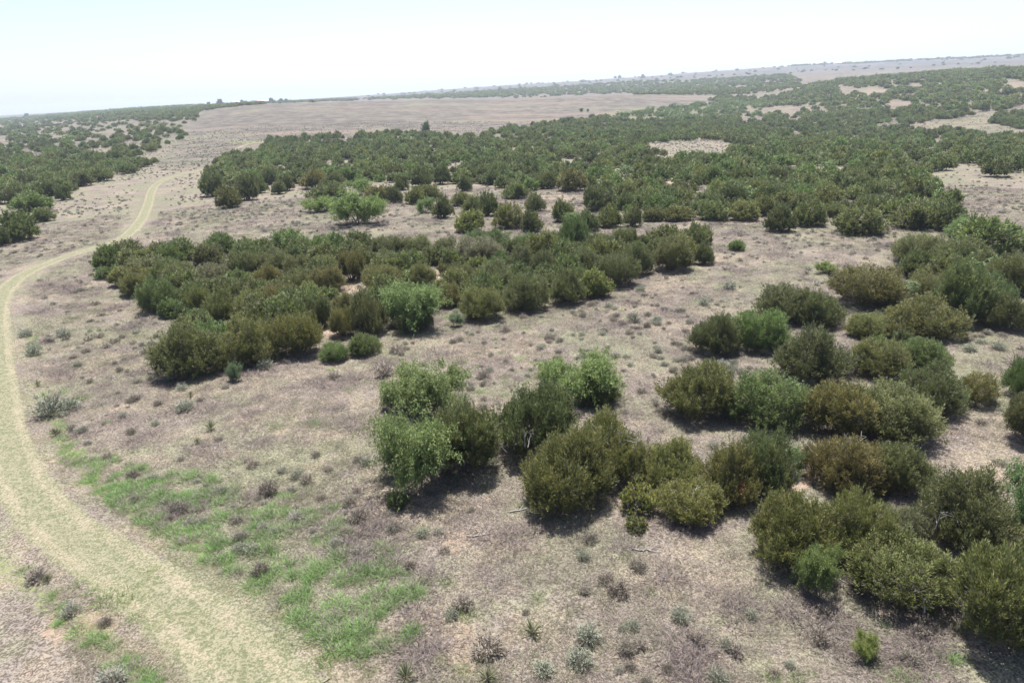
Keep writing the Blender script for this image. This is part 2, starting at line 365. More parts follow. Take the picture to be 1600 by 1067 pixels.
# the dirt track: a sheet draped just above the ground, ragged sides dissolving into the same soil
tl = TL; T = unit(np.gradient(tl, axis=0)); N = np.stack([T[:, 1], -T[:, 0]], 1)
rr = np.hypot(tl[:, 0], tl[:, 1])
off = np.linspace(-4.2, 4.2, 29)
hw = np.interp(rr, [0, 14, 22, 40, 120, 400], [1.22, 1.18, 1.0, .82, .75, .7])
X = tl[:, None, 0] + N[:, None, 0] * off[None]; Y = tl[:, None, 1] + N[:, None, 1] * off[None]
ao = np.abs(off)[None] + 0 * X
trk = 1 - sstep(hw[:, None] * .75, hw[:, None] * 1.55, ao)
Z = terr(X, Y) - .05 + (0.08 + 0.0004 * rr[:, None]) * sstep(0, .12, trk)
whl = np.exp(-((ao - .72) / np.interp(rr, [25, 60], [.40, .30])[:, None]) ** 2) * np.interp(rr, [25, 60], [.58, .68])[:, None]
fade2 = np.clip((rr - 150) / 60, 0, 1)[:, None]
whl = whl * 1.0
n0, n1 = X.shape
Vt = np.stack([X, Y, Z], -1).reshape(-1, 3); i, j = np.meshgrid(np.arange(n0 - 1), np.arange(n1 - 1), indexing='ij')
Qt = np.stack([i * n1 + j, i * n1 + j + 1, (i + 1) * n1 + j + 1, (i + 1) * n1 + j], -1).reshape(-1, 4)
sa, gr_, fi, _ = masks(Vt)
# normals up
if np.cross(Vt[Qt[5, 1]] - Vt[Qt[5, 0]], Vt[Qt[5, 2]] - Vt[Qt[5, 0]])[2] < 0: Qt = Qt[:, ::-1]
# keep only the width the track needs
keep = trk.reshape(-1)[Qt].max(1) > 0.0
me = mesh_np('dirt_track', Vt, Qt[keep], M_ground, True, col={'sand': sa, 'green': gr_, 'field': fi, 'ridge': fi * 0, 'track': trk.ravel(), 'wheel': whl.ravel()})
tag(obj('dirt_track', me), kind='structure')

# ------------------------------------------------------------------ plant builders (real size, crown about 3.6 m wide and 2.7 m high)
def juniper_crown(seed, tufts, per, bl, bw, mat, name='crown', tall=1.0, open_=0.0):
    r = np.random.default_rng(seed)
    k = r.integers(8, 13)
    ang = r.uniform(0, 2 * math.pi, k); rho = np.sqrt(r.uniform(0, 1, k)) * 1.12
    C = np.stack([rho * np.cos(ang), rho * np.sin(ang), 1.05 + (1 - rho / 1.2) * .34 + r.uniform(-.35, .38, k)], 1)
    R = np.stack([r.uniform(.42, .82, k)] * 2 + [r.uniform(.5, .98, k)], 1)
    ks = 9; a2 = np.linspace(0, 2 * math.pi, ks, endpoint=False) + r.uniform(0, .6, ks); h2 = r.uniform(.9, 1.2, ks)
    C = np.concatenate([C, np.stack([h2 * np.cos(a2), h2 * np.sin(a2), r.uniform(.55, .8, ks)], 1)])
    R = np.concatenate([R, np.stack([r.uniform(.45, .7, ks)] * 2 + [r.uniform(.42, .62, ks)], 1)])
    pts = []; nrm = []
    while sum(map(len, pts)) < tufts:
        m = tufts * 3
        li = r.integers(0, len(C), m); n = unit(r.normal(size=(m, 3)))
        n = n[n[:, 2] > -.55 - open_ * 0]; li = li[:len(n)]
        p = C[li] + n * R[li]
        d = np.linalg.norm((p[:, None] - C[None]) / R[None], axis=2); d[np.arange(len(p)), li] = 9
        ok = (d.min(1) > .82) & (p[:, 2] > .22 + open_ * .5)
        pts.append(p[ok]); nrm.append(n[ok])
    p = np.concatenate(pts)[:tufts]; n = np.concatenate(nrm)[:tufts]
    ax = unit(n * .65 + np.array([0, 0, .95]) + r.normal(size=p.shape) * .18)
    p = p + n * (r.uniform(-.24, .18, len(p)) + .16 * (r.uniform(size=len(p)) < .12))[:, None]
    tl_ = r.uniform(.20, .58, len(p)) + .22 * (r.uniform(size=len(p)) < .1); tv = np.clip(r.normal(.45, .28, len(p)), 0, 1)
    ti = np.repeat(np.arange(len(p)), per); s = r.uniform(0, 1, len(ti))
    lat = r.normal(size=(len(ti), 3)); lat -= (lat * ax[ti]).sum(1, keepdims=True) * ax[ti]
    P = p[ti] + ax[ti] * (s * tl_[ti] - .2)[:, None] + lat * (.085 * (1.1 - s))[:, None]
    D = ax[ti] + lat * .42
    L = bl * r.uniform(.7, 1.35, len(ti)); W = bw * r.uniform(.7, 1.3, len(ti))
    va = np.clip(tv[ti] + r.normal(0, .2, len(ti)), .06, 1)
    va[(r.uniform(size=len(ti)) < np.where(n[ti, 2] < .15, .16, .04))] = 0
    V, Q = blades(P, D, L, W, r)
    # inner foliage so that the crown closes
    m = int(tufts * per * .10)
    li = r.integers(0, len(C), m); q = C[li] + unit(r.normal(size=(m, 3))) * R[li] * r.uniform(.35, .85, (m, 1))
    q[:, 2] = np.maximum(q[:, 2], .3)
    V2, Q2 = blades(q, r.normal(size=(m, 3)) + np.array([0, 0, .8]), np.full(m, bl * 1.5), np.full(m, bw * 2.4), r)
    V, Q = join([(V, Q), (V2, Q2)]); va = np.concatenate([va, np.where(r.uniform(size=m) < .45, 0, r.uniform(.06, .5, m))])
    V[:, 2] = np.maximum(V[:, 2] * tall, .05)
    # normalise to 3.6 wide, 2.7 high
    V[:, :2] *= 1.8 / np.percentile(np.hypot(V[:, 0], V[:, 1]), 97); V[:, 2] *= 2.7 / np.percentile(V[:, 2], 99.3)
    return mesh_np(name, V, Q, mat, var=va)
def stems(seed, n, spread, top, r0, sides=5, name='trunk', mat=None, fork=2):
    r = np.random.default_rng(seed); parts = []
    for k in range(n):
        a = 2 * math.pi * (k + r.uniform(-.3, .3)) / n; s = spread * r.uniform(.55, 1.1); h = top * r.uniform(.75, 1.05)
        t = np.linspace(0, 1, 7)
        P = np.stack([np.cos(a) * (.06 + s * t ** .8), np.sin(a) * (.06 + s * t ** .8), -.08 + h * t ** 1.15], 1)
        P[1:] += r.normal(0, .05 * s + .01, (6, 3)); P[0, 2] = -.12
        rd = r0 * r.uniform(.7, 1.2) * (1 - .8 * t)
        parts.append(tube(P, rd, sides))
        for f in range(fork):
            i0 = r.integers(2, 5); d = unit(P[-1] - P[i0] + r.normal(0, .45, 3) * s); l = r.uniform(.35, .8) * h
            tt = np.linspace(0, 1, 4)[:, None]; B = P[i0] + d * l * tt + r.normal(0, .03, (4, 3)) * tt
            parts.append(tube(B, rd[i0] * (.75 - .6 * tt[:, 0]), 4))
    V, Q = join(parts); return mesh_np(name, V, Q, mat or M_bark, True)
def twig_mass(seed, n, base, size, mat, name='dead_branches'):
    """bare branching dead wood on a crown"""
    r = np.random.default_rng(seed); parts = []
    for k in range(n):
        p = np.array(base) + r.normal(0, 1, 3) * np.array([.35, .35, .1]) * size
        d = unit(np.array([r.normal(0, .6), r.normal(0, .6), 1.0])); L = size * r.uniform(.5, 1.0); t = np.linspace(0, 1, 5)[:, None]
        P = p + d * L * t + np.cumsum(r.normal(0, .05 * size, (5, 3)), 0) * t
        parts.append(tube(P, .028 * (1 - .75 * t[:, 0]), 4))
        for f in range(4):
            b = P[r.integers(1, 4)]; d2 = unit(d + r.normal(0, .7, 3)); l2 = L * r.uniform(.25, .55); t2 = np.linspace(0, 1, 3)[:, None]
            parts.append(tube(b + d2 * l2 * t2, .015 * (1 - .7 * t2[:, 0]), 3))
    V, Q = join(parts); return mesh_np(name, V, Q, mat, True)
def mesquite_crown(seed, twigs, per, lw, ll, mat, name='crown'):
    r = np.random.default_rng(seed); PP = []; DD = []
    nl = 9; la = r.uniform(0, 2 * math.pi, nl); lr = np.sqrt(r.uniform(.05, 1, nl)) * 1.25
    LC = np.stack([lr * np.cos(la), lr * np.sin(la), r.uniform(.65, 1.75, nl) - lr * .2], 1)
    va = []
    for k in range(twigs):
        c = LC[r.integers(nl)] + r.normal(0, .22, 3)
        a = r.uniform(0, 2 * math.pi); o = np.array([math.cos(a), math.sin(a), 0]) * r.uniform(.3, 1) + c * np.array([.3, .3, 0])
        L = r.uniform(.5, .95); t = np.linspace(.1, 1, 9)[:, None]
        C = c + o * L * t + np.array([0, 0, 1]) * (L * (r.uniform(.2, .95) * t - r.uniform(.2, .7) * t ** 2))
        i = r.integers(0, 9, per); PP.append(C[i] + r.normal(0, .06, (per, 3))); DD.append(r.normal(0, 1, (per, 3)) + np.array([0, 0, -.15]) + o * .5)
        va.append(np.clip(r.normal(.5, .25) + r.normal(0, .15, per), 0, 1))
    P = np.concatenate(PP); D = np.concatenate(DD); n = len(P)
    V, Q = blades(P, D, ll * r.uniform(.7, 1.3, n), lw * r.uniform(.7, 1.3, n), r, .15)
    V[:, :2] *= 2.0 / np.percentile(np.hypot(V[:, 0], V[:, 1]), 97); V[:, 2] = np.maximum(V[:, 2] * 2.6 / np.percentile(V[:, 2], 99), .1)
    return mesh_np(name, V, Q, mat, var=np.concatenate(va))
def tuft(seed, n, h, spread, bw, mat, name, lean=.6, base=.06):
    r = np.random.default_rng(seed)
    P = np.concatenate([r.normal(0, base, (n, 2)), np.full((n, 1), -.02)], 1)
    D = np.concatenate([r.normal(0, lean, (n, 2)), np.ones((n, 1))], 1)
    L = h * r.uniform(.55, 1.15, n)
    P[:, :2] += D[:, :2] * spread * .1
    V, Q = blades(P, D, L, bw * r.uniform(.7, 1.3, n), r, .12)
    return mesh_np(name, V, Q, mat, var=r.uniform(0, 1, n))
def shrub(seed, n, rad, h, bw, mat, name):
    """rounded twiggy shrub: blades radiating from the root with small leaves at the ends"""
    r = np.random.default_rng(seed)
    D = unit(np.concatenate([r.normal(0, .75, (n, 2)), r.uniform(.35, 1.2, (n, 1))], 1))
    E = D * np.array([rad, rad, h]) * r.uniform(.7, 1.08, (n, 1))
    S = E * r.uniform(.0, .35, (n, 1)) + np.array([0, 0, -.02]) * 1
    V1, Q1 = blades(S, E - S, np.linalg.norm(E - S, axis=1), np.full(n, bw * .55), r)
    k = n * 3; i = r.integers(0, n, k); P = E[i] * r.uniform(.6, 1.05, (k, 1))
    V2, Q2 = blades(P, D[i] + r.normal(0, .6, (k, 3)), r.uniform(.08, .2, k) * rad * 1.6, np.full(k, bw), r)
    V, Q = join([(V1, Q1), (V2, Q2)]); V[:, 2] = np.maximum(V[:, 2], -.02)
    return mesh_np(name, V, Q, mat, var=np.concatenate([r.uniform(0, .35, n), r.uniform(.3, 1, k)]))

NV = 8
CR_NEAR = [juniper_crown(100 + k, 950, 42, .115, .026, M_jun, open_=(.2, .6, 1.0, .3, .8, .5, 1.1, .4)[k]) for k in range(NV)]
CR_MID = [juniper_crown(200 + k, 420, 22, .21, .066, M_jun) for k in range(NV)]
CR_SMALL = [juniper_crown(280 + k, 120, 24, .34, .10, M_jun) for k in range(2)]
TRUNKS = [stems(300 + k, 7, .85, 1.8, .09, fork=3) for k in range(4)]
DEADS = [twig_mass(340 + k, 9, (r0 * .5, -.55 + k * .2, 1.5), 1.15, M_dead) for k, r0 in enumerate((.6, -.7, 0))] + [twig_mass(350 + k, 7, p_, .9, M_dead) for k, p_ in enumerate([(1.1, -.8, .9), (-.9, 1.0, 1.2), (.2, 1.2, .8)])]
CR_OPEN = juniper_crown(260, 420, 34, .13, .032, M_jun, open_=1.3)
MQ = [mesquite_crown(400 + k, 430, 60, .031, .12, M_mes) for k in range(4)]
MQ_STEM = [stems(420 + k, 6, 1.15, 1.7, .05, fork=3) for k in range(2)]
SAGE = [shrub(500 + k, 150, .5, .6, .03, M_sage, 'twigs') for k in range(4)]
CLUMP = [tuft(520 + k, 220, .26, 1, .011, M_grass, 'blades', .8, .17) for k in range(3)]

def qpt(px, py): return ground_at([px], [py])[0]
def plant_from_px(xc, ytop, ybot, wpx, foot=.36, hmin=.5, hmax=1.15):
    """ground point, crown width and height (metres) of a mound seen between two photo rows"""
    P = qpt(xc, ybot); q = P - np.array([0, 0, CAM_H]); dist = np.linalg.norm(q); dep = q @ fwd
    W = wpx * dep / F
    hd = unit(np.array([q[0], q[1], 0])); C = P + hd * W * foot; C[2] = terr(C[0], C[1])
    th = math.atan2(CAM_H - C[2], math.hypot(C[0], C[1]))
    dt = unit(ray(xc, ytop)); lo, hi = hmin * W, hmax * W
    def top(H):
        half = math.hypot(H / 2 * math.cos(th), W / 2 * math.sin(th)); e = unit(up0 * 0 + np.array([hd[0] * math.sin(th), hd[1] * math.sin(th), math.cos(th)]))
        c = C + np.array([0, 0, H / 2]) + e * half
        return project(c[None])[1][0]
    for _ in range(24):
        m = (lo + hi) / 2
        if top(m) > ytop: lo = m
        else: hi = m
    return C, W, (lo + hi) / 2

TINT = {'d': (.86, .92, .86), 'n': (1, 1, 1), 'o': (1.14, 1.08, .92), 'y': (1.32, 1.22, .95), 'b': (1.20, 1.0, .88), 'g': (.90, 1.12, .92), 'k': (1.15, 1.05, 1.5)}
TNAME = {'d': 'dark green', 'n': 'green', 'o': 'olive green', 'y': 'yellow-green', 'b': 'brownish', 'g': 'fresh green', 'k': 'greyish'}
ORD = 'first second third fourth fifth sixth seventh eighth ninth tenth eleventh twelfth thirteenth fourteenth fifteenth sixteenth seventeenth eighteenth nineteenth twentieth'.split()
TENS = {20: 'twenty', 30: 'thirty', 40: 'forty', 50: 'fifty'}
def ordw(n):
    if n < 20: return ORD[n]
    t = (n + 1) // 10 * 10; u = (n + 1) % 10
    return (TENS[t] + '-' + ORD[u - 1]) if u else {30: 'thirtieth', 40: 'fortieth', 50: 'fiftieth'}.get(t, 'twentieth')

placed = []          # x, y, width of every placed tree
jr = np.random.default_rng(77)
def juniper(C, W, H, tint, label, group, near, open_=False, dead=None, rust=False):
    e = obj('juniper', None); e.location = (C[0], C[1], float(terr(C[0], C[1])) - .02)
    e.rotation_euler = (0, 0, jr.uniform(0, 6.283)); s = jr.uniform(.93, 1.07)
    e.scale = (W / 3.6 * s, W / 3.6 / s, H / 2.7)
    tag(e, label, 'juniper', group)
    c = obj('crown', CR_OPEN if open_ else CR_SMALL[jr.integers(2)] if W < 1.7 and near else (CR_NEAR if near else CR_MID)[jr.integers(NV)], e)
    t = np.array(TINT[tint]) * ((1, 1, 1) if near else (1.03, 1.08, .98)) * jr.uniform(.85, 1.18) * jr.uniform(.95, 1.05, 3); c.color = (*t, 1)
    obj('trunk', TRUNKS[jr.integers(4)], e)
    if dead is not None: obj('dead_branches', DEADS[dead], e)['kind'] = 'stuff'
    placed.append((C[0], C[1], W))
    return e
def mesquite(C, W, H, label, tint=(1, 1, 1), group='mesquite bushes'):
    e = obj('mesquite', None); e.location = (C[0], C[1], float(terr(C[0], C[1])) - .02)
    e.rotation_euler = (0, 0, jr.uniform(0, 6.283)); e.scale = (W / 4, W / 4, H / 2.6)
    tag(e, label, 'mesquite', group)
    c = obj('crown', MQ[jr.integers(4)], e); c.color = (*tint, 1)
    obj('trunk', MQ_STEM[jr.integers(2)], e)
    placed.append((C[0], C[1], W * .8))
    return e

# ------------------------------------------------------------------ junipers picked out one by one
# (centre x, top y, bottom y, width in photo pixels, tint, extras); C = label of its own
NEARS = [
    (727, 620, 748, 118, 'n', 'juniper wedged between the two feathery mesquites', {}),
    (834, 596, 724, 125, 'd', 'tall round juniper standing alone with its stems bare beside the mesquites', {}),
    (888, 664, 808, 142, 'o', 'big olive juniper with a dark shadow, foremost of the central clump', {}),
    (948, 643, 760, 112, 'y', 'golden yellow-green juniper behind the big olive one', {'dead': 0}),
    (938, 582, 638, 58, 'd', 'small dark juniper half under the bright lone mesquite', {}),
    (620, 766, 798, 30, 'g', 'knee-high young juniper in front of the lower feathery mesquite', {}),
    (1086, 563, 662, 110, 'o', 'round domed juniper standing apart above the central clump', {}),
    (1195, 577, 674, 125, 'g', 'loose grey-green juniper touching the round domed one', {}),
    (1045, 683, 775, 98, 'o', 'olive juniper in the middle of the central clump', {}),
    (1140, 685, 792, 92, 'b', 'brownish juniper in the central clump next to the pale small bush', {'rust': 1}),
    (997, 748, 806, 60, 'y', 'small yellowish juniper at the front of the central clump', {}),
    (1077, 746, 824, 100, 'o', 'ragged olive juniper with bare lower twigs at the front of the central clump', {'dead': 2}),
    (993, 804, 833, 36, 'o', 'ankle-high juniper sprout at the foot of the central clump', {}),
    (1190, 662, 778, 90, 'd', 'dense dark juniper closing the central clump beside the sandy gap', {}),
    (1263, 507, 598, 106, 'd', 'broad dark juniper with a flat top behind the sandy gap', {}),
    (1368, 528, 592, 84, 'o', 'olive juniper leaning on the broad dark flat-topped one', {}),
    (1443, 527, 581, 76, 'g', 'bright green rounded juniper behind the widest spreading one', {}),
    (1447, 568, 652, 96, 'd', 'dark juniper with a shadow beside the brown umbrella-shaped shrub', {}),
    (1312, 588, 690, 112, 'b', 'rust-tinged juniper at the back of the widest spreading one', {}),
    (1394, 598, 696, 128, 'n', 'widest spreading juniper of the right-hand grove', {}),
    (1318, 672, 776, 122, 'b', 'juniper with pale bare stems showing beside the sandy gap', {'dead': 1}),
    (1407, 690, 776, 88, 'n', 'green juniper joined to the one with pale bare stems', {}),
    (1500, 727, 866, 136, 'n', 'large rounded juniper between the blue-green mesquite and the open glade', {}),
    (1525, 582, 636, 60, 'b', 'small umbrella-shaped juniper on bare forked stems in the open glade', {'open': 1}),
    (1596, 548, 626, 56, 'g', 'green juniper cut by the picture edge above the open glade', {}),
    (1606, 606, 699, 72, 'n', 'tall juniper cut by the picture edge beside the open glade', {}),
    (1233, 772, 902, 128, 'o', 'sprawling olive green juniper with a ragged open side facing the grass', {}),
    (1330, 762, 880, 108, 'o', 'tall juniper behind the sprawling ragged one', {}),
    (1400, 785, 850, 80, 'k', 'juniper full of bare silvery dead branches', {'dead': 1}),
    (1395, 836, 952, 166, 'o', 'low wide juniper casting the deep shadow below the silvery dead branches', {}),
    (1572, 850, 1036, 172, 'o', 'nearest juniper, huge and olive green, in the lower corner', {}),
]
ROWS = [
 ('front row of the grove behind the sandy gap', 'right-hand juniper grove', [
    (1117, 489, 559, 73, 'd'), (1186, 484, 552, 80, 'g'), (1355, 488, 532, 66, 'o'), (1405, 508, 549, 30, 'n'), (1440, 468, 532, 112, 'o'), (1565, 462, 518, 68, 'd')]),
 ('middle row of the grove behind the sandy gap', 'right-hand juniper grove', [
    (1232, 445, 508, 92, 'n'), (1277, 455, 514, 70, 'd'), (1352, 417, 484, 112, 'b'), (1448, 425, 478, 80, 'o'), (1500, 410, 508, 100, 'd'), (1546, 430, 482, 60, 'g'), (1588, 395, 462, 86, 'o')]),
 ('back row of the grove behind the sandy gap', 'right-hand juniper grove', [
    (1437, 366, 416, 86, 'n'), (1497, 372, 428, 86, 'n'), (1537, 338, 399, 96, 'd')]),
 ('edge of the dense woodland facing the open slope', 'junipers along the woodland edge', [
    (1021, 322, 347, 36, 'n'), (1060, 321, 347, 44, 'o'), (1114, 313, 346, 50, 'n'), (1163, 314, 347, 46, 'o'), (1218, 322, 364, 42, 'd'), (1263, 313, 355, 50, 'd'), (1305, 316, 340, 40, 'o'),
    (1342, 322, 369, 74, 'n'), (1425, 314, 360, 66, 'n'), (1474, 312, 362, 66, 'd')]),
 ('second rank of the dense woodland above the open slope', 'junipers along the woodland edge', [
    (935, 289, 331, 46, 'd'), (1012, 290, 318, 44, 'n'), (1060, 292, 320, 44, 'n'), (1144, 287, 324, 40, 'd'), (1180, 282, 304, 28, 'd'), (1290, 286, 318, 46, 'o'), (1375, 280, 322, 52, 'n'), (1415, 275, 316, 50, 'o')]),
 ('lowest scatter of round bushes below the woodland', 'round junipers scattered below the woodland', [
    (692, 307, 342, 31, 'd'), (734, 329, 365, 49, 'o'), (762, 301, 339, 33, 'd'), (796, 318, 359, 45, 'o'), (831, 329, 364, 35, 'd'), (880, 312, 348, 35, 'd'), (918, 329, 363, 35, 'd'), (953, 324, 357, 37, 'o'), (987, 321, 356, 29, 'n')]),
 ('middle scatter of round bushes below the woodland', 'round junipers scattered below the woodland', [
    (335, 265, 308, 37, 'd'), (360, 291, 326, 36, 'o'), (388, 273, 314, 37, 'n'), (512, 284, 316, 58, 'd'), (590, 290, 317, 41, 'b'), (617, 291, 318, 25, 'd'), (650, 292, 320, 31, 'o'), (672, 288, 315, 37, 'o'), (723, 300, 323, 35, 'o'), (742, 305, 335, 38, 'n'), (836, 303, 332, 31, 'd')]),
 ('upper scatter of round bushes below the woodland', 'round junipers scattered below the woodland', [
    (405, 276, 303, 28, 'd'), (422, 262, 289, 26, 'd'), (437, 282, 304, 22, 'n'), (448, 271, 299, 27, 'n'), (490, 264, 296, 42, 'b'), (526, 269, 293, 33, 'd'), (628, 272, 298, 25, 'd'), (660, 261, 293, 35, 'd'), (690, 259, 289, 28, 'd'), (727, 274, 300, 23, 'd'), (753, 257, 281, 25, 'n'), (782, 253, 283, 33, 'd'), (806, 284, 312, 40, 'd'), (857, 269, 296, 29, 'd'), (893, 262, 300, 47, 'b')]),
 ('back row of the long thicket', 'junipers of the long thicket', [
    (278, 373, 411, 57, 'd'), (347, 363, 397, 49, 'g'), (393, 370, 402, 47, 'n'), (452, 359, 399, 59, 'g'), (497, 369, 394, 37, 'g'), (562, 361, 395, 49, 'd'), (607, 369, 404, 51, 'n'), (652, 368, 402, 51, 'n'), (697, 371, 406, 45, 'n'), (760, 364, 400, 72, 'g'), (822, 365, 392, 41, 'g'), (863, 361, 395, 47, 'g'), (897, 337, 391, 43, 'g'), (936, 365, 404, 47, 'd'), (976, 357, 394, 39, 'n'), (1003, 367, 392, 27, 'd'), (1036, 352, 388, 53, 'o'), (1095, 353, 384, 35, 'd')]),
 ('second row of the long thicket', 'junipers of the long thicket', [
    (173, 384, 421, 43, 'd'), (216, 389, 427, 55, 'n'), (330, 380, 416, 50, 'n'), (380, 392, 431, 51, 'n'), (430, 391, 427, 56, 'n'), (467, 398, 432, 42, 'o'), (508, 400, 436, 50, 'o'), (551, 392, 441, 41, 'b'), (604, 391, 423, 51, 'n'), (642, 393, 423, 50, 'n'), (747, 381, 415, 76, 'k'), (817, 384, 420, 46, 'n'), (849, 391, 432, 46, 'd'), (905, 389, 435, 59, 'n'), (993, 382, 432, 51, 'd'), (1048, 371, 426, 63, 'o'), (1075, 377, 414, 31, 'y'), (1100, 374, 415, 29, 'd')]),
 ('third row of the long thicket', 'junipers of the long thicket', [
    (173, 415, 437, 39, 'g'), (232, 401, 434, 62, 'k'), (282, 409, 447, 56, 'n'), (330, 414, 457, 61, 'k'), (421, 414, 462, 51, 'b'), (470, 425, 458, 44, 'o'), (513, 416, 460, 54, 'b'), (596, 414, 457, 59, 'o'), (656, 411, 448, 51, 'o'), (695, 410, 431, 20, 'o'), (721, 412, 448, 45, 'n'), (773, 407, 452, 65, 'n'), (823, 427, 489, 71, 'd'), (886, 419, 478, 59, 'd'), (964, 397, 450, 67, 'd')]),
 ('fourth row of the long thicket', 'junipers of the long thicket', [
    (215, 424, 464, 47, 'o'), (252, 435, 490, 59, 'g'), (315, 447, 491, 43, 'o'), (351, 454, 502, 56, 'o'), (396, 454, 502, 60, 'o'), (442, 444, 494, 53, 'b'), (502, 449, 514, 42, 'd'), (541, 457, 492, 45, 'o'), (578, 456, 526, 59, 'n'), (650, 470, 521, 60, 'd'), (704, 441, 482, 45, 'b'), (753, 449, 504, 67, 'o')]),
 ('front row of the long thicket', 'junipers of the long thicket', [
    (287, 469, 502, 22, 'g'), (303, 501, 594, 113, 'n'), (395, 494, 574, 96, 'o'), (470, 489, 560, 76, 'y'), (538, 481, 529, 41, 'b'), (523, 535, 567, 45, 'g'), (571, 519, 557, 52, 'g')]),
 ('edge of the woodland left of the track', 'junipers of the left woodland', [
    (4, 344, 386, 26, 'd'), (32, 330, 378, 58, 'd'), (52, 301, 331, 55, 'g'), (70, 324, 347, 33, 'n'), (76, 281, 308, 37, 'd'), (100, 287, 314, 21, 'd'), (127, 267, 292, 37, 'n'), (20, 285, 318, 40, 'd'), (160, 262, 284, 34, 'd'), (200, 255, 272, 30, 'd')]),
]
for (x, yt, yb, wp, t, lab, ex) in NEARS:
    C, W, H = plant_from_px(x, yt, yb, wp); W *= 1.09; H *= .95
    e = juniper(C, W, H, t, lab, 'junipers near the camera', True, open_=bool(ex.get('open')), dead=ex.get('dead', int(jr.integers(3, 6)) if jr.uniform() < .55 else None))
    if ex.get('rust'):
        r_ = np.random.default_rng(5); n_ = 260
        P_ = np.array([.9, -1.1, .9]) + r_.normal(0, .22, (n_, 3))
        Vr, Qr = blades(P_, r_.normal(0, .6, (n_, 3)) + np.array([0, 0, 1]), np.full(n_, .16), np.full(n_, .05), r_)
        e.rotation_euler[2] = -.5
        ro = obj('dead_spray', mesh_np('dead_spray', Vr, Qr, M_rust, var=r_.uniform(0, 1, n_)), e); ro['kind'] = 'stuff'; ro['label'] = 'rust-coloured dead spray low on the crown'
for (where, grp, L) in ROWS:
    L = sorted(L)
    for k, (x, yt, yb, wp, t) in enumerate(L):
        C, W, H = plant_from_px(x, yt, yb, wp); W *= 1.07; H *= 1.0
        d = math.hypot(C[0], C[1])
        e = juniper(C, W, H, t, f'{TNAME[t]} juniper, {ordw(k)} from left, {where}', grp, d < 75, dead=(2 if t == 'k' else None))
C, W, H = plant_from_px(1150, 374, 393, 27)
juniper(C, W, H, 'g', 'little bright green juniper alone on the open slope', 'round junipers scattered below the woodland', False)
n_hand = len(placed)

# ------------------------------------------------------------------ mesquites
for (x, yt, yb, wp, lab, t) in [
    (667, 569, 652, 118, 'feathery pale mesquite behind the wedged juniper, the higher of its pair', (1, 1, 1)),
    (664, 648, 768, 138, 'feathery mesquite with a thin dappled shadow, the lower of its pair', (1, 1.02, 1)),
    (906, 556, 634, 112, 'bright lone mesquite above the golden juniper', (1.05, 1.12, 1)),
    (1278, 862, 937, 60, 'small mesquite against the low wide juniper', (1, 1.0, .9)),
    (1596, 745, 852, 84, 'blue-green mesquite cut by the picture edge', (.78, .95, 1.0)),
    (1211, 724, 764, 36, 'pale silvery-green small bush against the dense dark juniper', (1.2, 1.25, 2.2)),
    (1243, 698, 744, 32, 'soft green mesquite sprig beside the sandy gap', (.95, 1.1, 1.2)),
    (655, 444, 516, 96, 'bright round mesquite at the front of the long thicket', (1.05, 1.15, 1.1)),
    (1384, 439, 478, 62, 'pale green bush in front of the brownish juniper of the grove', (1.15, 1.2, 1.8)),
    (1290, 411, 430, 30, 'bright little mesquite on the open slope before the grove', (1.15, 1.2, .9)),
    (1498, 342, 372, 46, 'light green mesquite at the far back of the grove', (.9, 1.05, 1)),
    (1597, 362, 393, 28, 'bright mesquite cut by the picture edge behind the grove', (1.0, 1.2, 1.1)),
    (565, 305, 354, 78, 'big bright mesquite alone on the slope behind the long thicket', (.95, 1.08, .8)),
    (498, 310, 332, 47, 'low bright mesquite to the side of the big bright one', (1.0, 1.12, .8)),
    (562, 283, 307, 36, 'light mesquite directly behind the big bright one', (.95, 1.08, .85)),
    (665, 311, 333, 27, 'pale small mesquite among the round scattered bushes', (1.05, 1.15, 1.1)),
    (890, 333, 350, 30, 'light green mesquite behind the tallest bush of the long thicket', (1.0, 1.1, 1)),
    (944, 336, 354, 16, 'tiny pale mesquite between two round bushes', (1.15, 1.2, 1.4)),
    (1207, 343, 358, 16, 'tiny pale bush at the woodland edge', (1.15, 1.2, 1.8)),
    (365, 505, 530, 32, 'fresh green mesquite sprig on top of the foremost thicket bush', (1, 1.1, 1)),
    (368, 568, 596, 22, 'grey-green seedling at the foot of the foremost thicket bush', (1.0, 1.05, 1.5)),
    (712, 492, 512, 22, 'grey-green seedling beside the bright round mesquite', (1.0, 1.05, 1.6)),
    (1347, 990, 1032, 40, 'lime-green seedling in the dry grass near the lower corner', (1.35, 1.25, 1.0)),
    (665, 190, 212, 14, 'lone upright tree on the bare field edge', (.5, .6, .7)),
    (909, 170, 175, 6, 'dark round tree on the bare field', (.5, .6, .7)),
    (919, 171, 175, 4, 'tiny dark tree beside the round tree on the bare field', (.45, .5, .7)),
    (476, 208, 216, 10, 'small green bush on the bare field above the woodland', (.8, .95, .8)),
    (860, 568, 600, 44, 'wispy low mesquite tuft at the side of the bright lone one', (1, 1.05, 1)),
    (618, 600, 640, 44, 'thin outer mesquite tuft beside the higher feathery one', (1.0, 1.05, 1.1))]:
    C, W, H = plant_from_px(x, yt, yb, wp, foot=.24, hmin=.4, hmax=1.3); W *= 1.12; H *= 1.12
    mesquite(C, W, H, lab, t)

